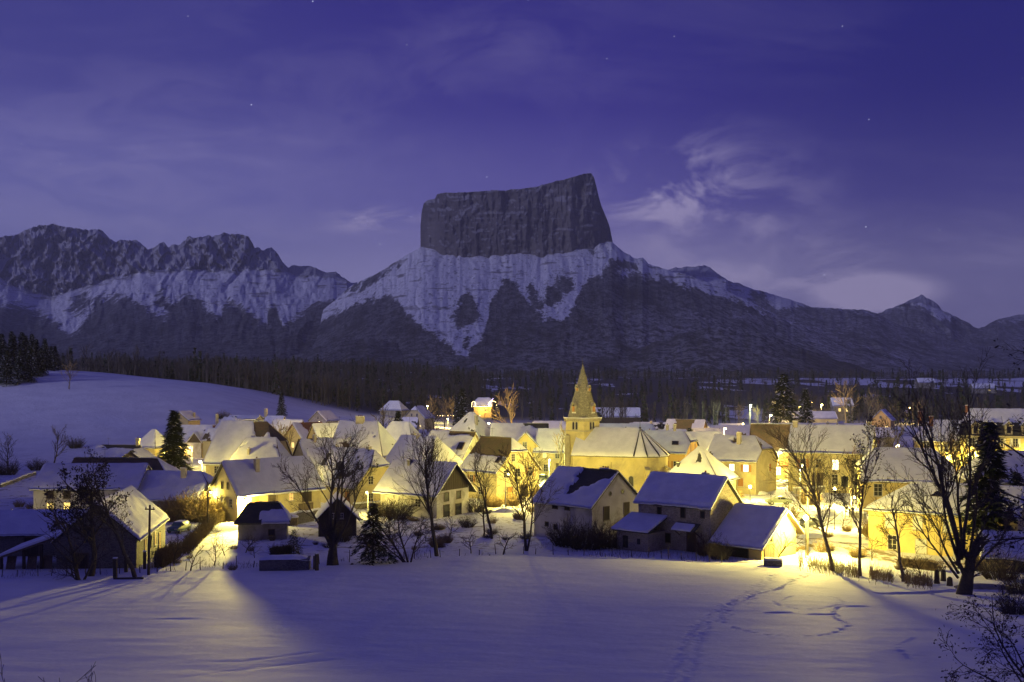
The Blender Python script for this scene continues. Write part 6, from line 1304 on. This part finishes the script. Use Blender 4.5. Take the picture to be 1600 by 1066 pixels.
sp = [conifer(61, 14, 3.6, 190, 26), conifer(62, 14, 2.6, 170, 22, rag=.4), conifer(63, 14, 4.4, 170, 30, rag=.5, droop=.5)]
plant(at(272, 222), conifer(60, 15.6, 4.3, 230, 34, snow=.06), 'spruce', 'big dark spruce standing over the lamp at left', cat='tree')
plant(at(404, 262), sp[1], 'spruce', 'slim dark spruce behind the steep brown-peaked house', sc=.85, group='spruces')
plant(at(440, 420), sp[1], 'spruce', 'tiny spruce at the snow edge before the wood', sc=.75, group='spruces')
plant(fpt(583, 880), conifer(65, 7.0, 2.5, 150, 34, rag=.7, droop=.6, low=.12, snow=.05), 'scraggy_spruce', 'scraggy black spruce at the field edge right of the forked tree')
plant(fpt(459, 866), conifer(66, 3.1, 1.15, 90, 26, rag=.4, snow=.03), 'small_pine', 'small round pine behind the stone cistern')
plant(at(722, 440), sp[0], 'spruce', 'broad dark spruce left of the festive house', sc=1.35, group='spruces')
plant(at(1224, 330), sp[2], 'spruce', 'huge broad fir haloed by the amber lamp', sc=1.75, group='spruces', rz=1.)
plant(at(1258, 360), sp[1], 'spruce', 'narrow fir just right of the huge haloed fir', sc=1.4, group='spruces', rz=2.)
for k, (px, d, sc, lb) in enumerate(((1045, 246, .62, 'leftmost small fir behind the orange house'), (1057, 243, .5, 'shortest small fir behind the orange house'), (1078, 240, .78, 'bushiest of the firs behind the orange house'), (1092, 244, .7, 'fir with a bent top behind the orange house'), (1102, 250, .45, 'rightmost small fir behind the orange house'))): plant(at(px, d), sp[(k+1) % 3], 'small_fir', lb, sc=sc, rz=k*1.7, group='firs behind the orange house')
plant(at(622, 300), sp[2], 'spruce', 'wide black fir left of the twin-window house', sc=.95, group='spruces')
plant(at(787, 292), conifer(70, 7.5, 3.0, 120, 34, BUSHG, droop=.1, low=.02, rag=.35, snow=0), 'round_yew', 'round olive yew right of the pyramid roof')
plant(at(843, 270), conifer(71, 7.6, 1.9, 110, 30, BUSHG, droop=.1, low=.02, rag=.3, snow=0), 'round_yew', 'small golden yew on the long lilac roof line')
plant(at(466, 226), conifer(72, 5.4, 1.4, 120, 30, BUSHG, droop=0, low=.01, rag=.1, snow=0), 'clipped_yew', 'clipped columnar yew beside the bright lane')
plant(at(1545, 118), conifer(73, 16.5, 2.5, 150, 34, rag=.8, droop=.55, low=.22, snow=.03), 'tall_fir', 'tall ragged dark fir behind the old tree at right')
plant(at(1588, 128), conifer(74, 10, 3.0, 130, 34, rag=.7, droop=.5, low=.15, snow=.02), 'dark_fir', 'dark spreading fir at the right edge before the dim house')
# pines crowning the hill at the far left
for k, (px, d, sc) in enumerate(((-14, 420, 1.2), (2, 440, 1.35), (10, 405, 1.15), (22, 445, 1.3), (31, 415, 1.05), (40, 450, 1.3), (48, 425, 1.1), (57, 455, 1.2), (64, 430, 1.0), (72, 460, 1.05), (80, 470, .95), (18, 475, 1.5), (50, 480, 1.4), (-6, 480, 1.5), (34, 490, 1.5), (70, 495, 1.3), (12, 420, .95), (44, 412, .9), (86, 500, 1.0))):
    plant(at(px, d), sp[(0, 2, 2, 1)[k % 4]], 'hill_pine', 'dark snow-dusted pine in the grove on top of the left hill', sc=sc*.84, rz=k*1.9, group='pines on the left hilltop')
# bushes
def bush(seed, n, rad, h, mat_, mr=.02, spread=1.0, leaf=None):
    r = np.random.RandomState(seed); A = []
    for _ in range(n):
        az = r.rand()*6.28; t = r.rand()**.5*rad; p = np.array([math.cos(az)*t*.55, math.sin(az)*t*.55, -.1]); d = np.array([math.cos(az)*spread*t/rad, math.sin(az)*spread*t/rad, .9+r.rand()*.5]); d /= np.linalg.norm(d); l = h*(.55+.5*r.rand())*(1-.35*(t/rad)**2)
        for s_ in range(3):
            q = p+d*l/3; A.append((*p, *q, mr*(1.2-s_*.3), mr*(.9-s_*.3))); 
            for _ in range(2):
                e = d+r.normal(0, .5, 3); e /= np.linalg.norm(e); A.append((*q, *(q+e*l*.22), mr*.6, mr*.4))
            p = q; d = d+r.normal(0, .16, 3); d /= np.linalg.norm(d)
    V, Q = tubes(A, 3); return npmesh('shrub_twigs', V, Q, mat_)
bs = [bush(81, 170, 1.8, 2.4, TWIG, .022), bush(82, 260, 1.8, 2.3, LIT_TWIG, .034), bush(83, 120, 1.2, 1.5, REED, .022, .7)]
BL = [(884, 853, 1.5, 0, 'dark thicket against the front wall of the grey barn'), (915, 858, 1.6, 0, 'second dark thicket at the corner of the grey barn'), (948, 856, 1.4, 0, 'dark thicket under the grey barn gable'), (972, 858, .7, 0, 'snow-flecked shrub below the grey barn gable'), (1108, 868, 1.15, 0, 'brown bush at the foot of the stone barn corner'), (1124, 874, .9, 0, 'low bush between stone barn and open shed'),
      (296, 812, 1.9, 1, 'glowing yellow bush left of the lamp-lit farmhouse'), (318, 814, 1.9, 1, 'brightest yellow bush under the farmhouse gable'), (276, 814, 1.6, 1, 'yellow willow bush beside the lane'), (342, 808, 1.5, 1, 'yellow bush against the shed wall'),
      (30, 792, .9, 2, 'pale bush lit yellow at the left edge'), (48, 795, .8, 2, 'pale bush beside the farmhouse corner'), (620, 812, 1.5, 0, 'dark thicket under the white chalet slope'), (600, 806, 1.1, 0, 'dark shrub right of the chalet hut'), (650, 800, 1.3, 0, 'dark shrub along the white chalet wall'), (742, 800, 1.2, 0, 'shrub in front of the white chalet corner'), (772, 792, 1.0, 1, 'lit shrub in the stone house yard'), (800, 790, 1.0, 1, 'lit shrub near the stone house door'), (832, 800, .9, 2, 'snowy lit shrub left of the grey barn'), (812, 812, .9, 2, 'snowy lit shrub below the stone house'), (836, 775, .9, 1, 'lit shrub at the lane before the church'), (845, 822, 1.0, 2, 'lit shrub beside the grey barn wall'), (768, 818, .8, 2, 'lit low shrub in the yard, nearest the thin tree'), (730, 824, .8, 0, 'dark low shrub by the white chalet'), (530, 846, 1.2, 0, 'dark shrub at the chalet base'),
      (1285, 862, 1.1, 2, 'tawny shrub in the bright snow by the leaning trunk'), (1240, 862, .7, 2, 'tawny shrub beside the globe lamp'), (1370, 840, 1.2, 1, 'rounded tawny bush before the yellow house wall'), (1230, 812, 1.0, 1, 'shrub behind the open shed'), (1180, 752, .9, 2, 'shrub against the roadside house'), (1265, 788, 1.2, 1, 'snowy hedge bush by the parked dark car'), (1150, 778, .7, 1, 'brown bush by the orange shutters'), (58, 735, 1.3, 0, 'dark bush line end on the hillside'), (118, 700, 1.5, 0, 'dark bushes at the foot of the hill by the round tree'), (12, 742, 1.6, 0, 'dark bush mass at the left edge'), (348, 655, 1.4, 0, 'small shadowy bush on the white hill'), (1588, 962, .9, 0, 'tangled shrub at the right edge of the field'), (1562, 905, 1.3, 0, 'shrub right of the upturned trough'), (1597, 930, 1.0, 0, 'tall shrub cut by the right edge'), (1530, 880, 1.0, 2, 'shrub against the yellow house end')]
for k, (px, py, sc, m_, lb) in enumerate(BL):
    o = tag(link('shrub', bs[m_], None, fpt(px, py, 60, 460), k*1.1), lb, 'shrub', 'garden shrubs'); o.scale = (sc, sc, sc)
HEDGE = rough_mat('hedge_twigs', (.17, .125, .065), (.11, .08, .042), 3, .95, 0)
rg = random.Random(77)                                      # many more small shrubs in the snowy yards
for k in range(44):
    box_ = ((700, 840, 790, 855), (560, 700, 806, 862), (250, 400, 838, 890), (400, 520, 832, 868), (1245, 1360, 826, 874), (1330, 1480, 860, 905))[k % 6]
    o = tag(link('shrub', bs[k % 3], None, fpt(rg.uniform(box_[0], box_[1]), rg.uniform(box_[2], box_[3]), 60, 460), k*1.7), 'knee-high leafless shrub dotting the snowy yards below the houses', 'shrub', 'knee-high shrubs in the yards')
    q = rg.uniform(.22, .6); o.scale = (q*rg.uniform(.7, 1.6), q*rg.uniform(.7, 1.4), q*rg.uniform(.6, 1.3)); o.rotation_euler.x = rg.uniform(-.25, .25)
def hedge(p0, p1, w, h, label, mat_=TWIG, n=260, seed=0):
    r = np.random.RandomState(seed); A = []; p0 = np.array(p0); p1 = np.array(p1); d = p1-p0; nv = np.array([-d[1], d[0], 0]); nv /= np.linalg.norm(nv)
    for _ in range(n):
        b_ = d*r.rand()+nv*r.uniform(-w/2, w/2); b_[2] = G(p0[0]+b_[0], p0[1]+b_[1])-p0[2]-.1; e = b_+np.array([r.normal(0, .2), r.normal(0, .2), h*(.75+.35*r.rand())]); m_ = (b_+e)/2+r.normal(0, .12, 3)
        A += [(*b_, *m_, .03, .024), (*m_, *e, .024, .014)]
        for _ in range(5): a = b_+(e-b_)*r.rand(); q = a+r.normal(0, .30, 3); A.append((*a, *q, .02, .012))
    V, Q = tubes(A, 3); return tag(link('hedge', npmesh('hedge', V, Q, mat_), None, tuple(p0)), label, 'hedge')
hedge(fpt(288, 866), fpt(328, 824), 1.5, 1.5, 'long brown hedge running up beside the lane', HEDGE, 700, 1)
hedge(fpt(247, 888), fpt(276, 868), 1.3, 1.9, 'lower brown hedge below the lane', HEDGE, 420, 2)
hedge(fpt(330, 822), fpt(366, 806), 1.2, 1.6, 'brown hedge along the shed end', HEDGE, 320, 3)
hedge(fpt(1405, 884), fpt(1470, 893), 1.0, 1.0, 'frosted hedge before the yellow house', REED, 340, 4); hedge(fpt(1515, 892), fpt(1600, 888), 1.2, 1.2, 'frosted hedge at the right edge before the low shed', REED, 420, 5)
hedge(fpt(425, 868), fpt(452, 866), 1.0, 1.1, 'dark clipped hedge behind the cistern', TWIG, 300, 6)
# dead reeds by the ditch
r = np.random.RandomState(5); A = []
for _ in range(2600):
    px = r.uniform(1248, 1480); py = np.interp(px, [1248, 1300, 1350, 1400, 1440, 1480], [884, 893, 903, 911, 916, 920])+r.normal(0, 4)-abs(r.normal(0, 5)); dens = fbm(px/18, 0*px+3, 3)
    if dens < -.12: continue
    p = fpt(px, py); l = r.uniform(.3, .95)*(1+.5*dens); A.append((p.x, p.y, p.z-.05, p.x+r.normal(0, .15), p.y+r.normal(0, .1), p.z+l, .02, .008))
V, Q = tubes(A, 3); tag(link('dead_reeds', npmesh('dead_reeds', V, Q, REED)), kind='stuff')
# tufts poking through the snow along the field edge and in the gardens
A = []
for _ in range(3200):
    x = r.uniform(-52, 30); y = float(edge_y(x))+abs(r.normal(0, 5))+.5
    if fbm(x/4, y/4, 3) < .12: continue
    z = G(x, y); A.append((x, y, z-.05, x+r.normal(0, .12), y, z+r.uniform(.12, .55), .014, .007))
V, Q = tubes(A, 3); tag(link('dry_grass', npmesh('dry_grass', V, Q, TWIG)), kind='stuff')
# ------------------------------------------------------------------ the far woods, one mass each
WOODT = rough_mat('far_wood_twigs', (.105, .09, .08), (.06, .052, .048), .02, .95, 0)
def wood(name, n, place, hgt, seed, mat_, con=.0):
    """many far trees: three-sided trunks with thin tapering branches and, for some, dark conifer sprays"""
    r = np.random.RandomState(seed); pos = []; tries = 0
    while len(pos) < n and tries < n*30:
        tries += 1; x, y = place(r)
        if x is not None: pos.append((x, y))
    P = np.array(pos); N = len(P); x, y = P.T; z = Gn(x, y); h = hgt*(.42+.85*r.rand(N)**1.3)*(1+.25*fbm(x/40, y/40, 2)); cf = r.rand(N) < con
    top = np.where(cf, h, h*.75); A = np.stack([x, y, z-.6, x+r.normal(0, .3, N), y, z+top, h*.018, h*.007], 1)
    V, Q = tubes(A, 3); T = np.concatenate([Q[:, [0, 1, 2]], Q[:, [0, 2, 3]]]); mi = [np.zeros(len(T), int)]; VV = [V]; TT = [T]; n0 = len(V)
    def tri(a, b_, c, m_):
        nonlocal n0
        v = np.stack([a, b_, c], 1).reshape(-1, 3); VV.append(v); TT.append(np.arange(len(v)).reshape(-1, 3)+n0); mi.append(np.full(len(v)//3, m_)); n0 += len(v)
    d = ~cf; X, Y, Z, H = x[d], y[d], z[d], h[d]; M = len(X)
    for j in range(14):
        f = .28+.62*r.rand(M); az = r.rand(M)*6.28; l = H*.40*(1.18-f); b0 = np.stack([X, Y, Z+H*f*.8], 1); e = b0+np.stack([np.cos(az)*l*.65, np.sin(az)*l*.65, l], 1)
        w = np.stack([-np.sin(az), np.cos(az), 0*az], 1)*(H*.0085)[:, None]; tri(b0-w, b0+w, e, 0)
        for _ in range(4):
            q = b0+(e-b0)*(.25+.75*r.rand(M))[:, None]; k = q+np.stack([r.normal(0, .33, M)*l, r.normal(0, .33, M)*l, l*(.15+.5*r.rand(M))], 1); w2 = w*.55; tri(q-w2, q+w2, k, 0)
    X, Y, Z, H = x[cf], y[cf], z[cf], h[cf]; M = len(X)
    if M:
        for j in range(44):
            f = r.rand(M)**1.15; az = r.rand(M)*6.28; w = H*.17*(1-f)+.2; c = np.stack([X+np.cos(az)*w*.5, Y+np.sin(az)*w*.5, Z+H*(.05+.93*f)], 1); s_ = H*.06
            o = np.stack([-np.sin(az)*s_, np.cos(az)*s_, 0*az], 1); tri(c+o, c-o, c+np.stack([np.cos(az)*w*.7, np.sin(az)*w*.7, -s_*1.5], 1), 1)
    return tag(link(name, npmesh(name, np.concatenate(VV), np.concatenate(TT), [mat_, NEEDLE], False, np.concatenate(mi))), kind='stuff')
def pl1(r):                                                # the dark bare wood behind the hill and the village
    d = 470+800*r.rand()**1.2; px = r.uniform(60, 760)
    if d < np.interp(px, [60, 130, 250, 330, 420, 470, 600, 700, 760], [560, 540, 530, 520, 520, 520, 600, 640, 720]): return (None, None)
    return ((px-800)/F*d, d)
wood('bare_wood', 3000, pl1, 17, 1, WOODT, .1)
def pl2(r):                                                # tree belts over the valley floor, thinner over the eastern snow
    d = r.uniform(560, 2300); px = r.uniform(-60, 1720); x = (px-800)/F*d
    q = fbm(x/130+3, d/75, 3)+(.30 if d > 1500 else .10)+(.30 if px < 980 else 0)
    if px > 1180 and 900 < d < 1500: q -= .42
    return (x, d) if q > .0 else (None, None)
wood('valley_wood', 5200, pl2, 14, 2, WOODT, .3)
def pl3(r):                                                # nearer trees right of centre, before the snow strip
    d = r.uniform(430, 800); px = r.uniform(900, 1660); x = (px-800)/F*d
    return (x, d) if fbm(x/26, d/40+7, 3) > (-.1 if px > 1190 else .05) else (None, None)
wood('roadside_wood', 900, pl3, 13, 3, WOODT, .2)
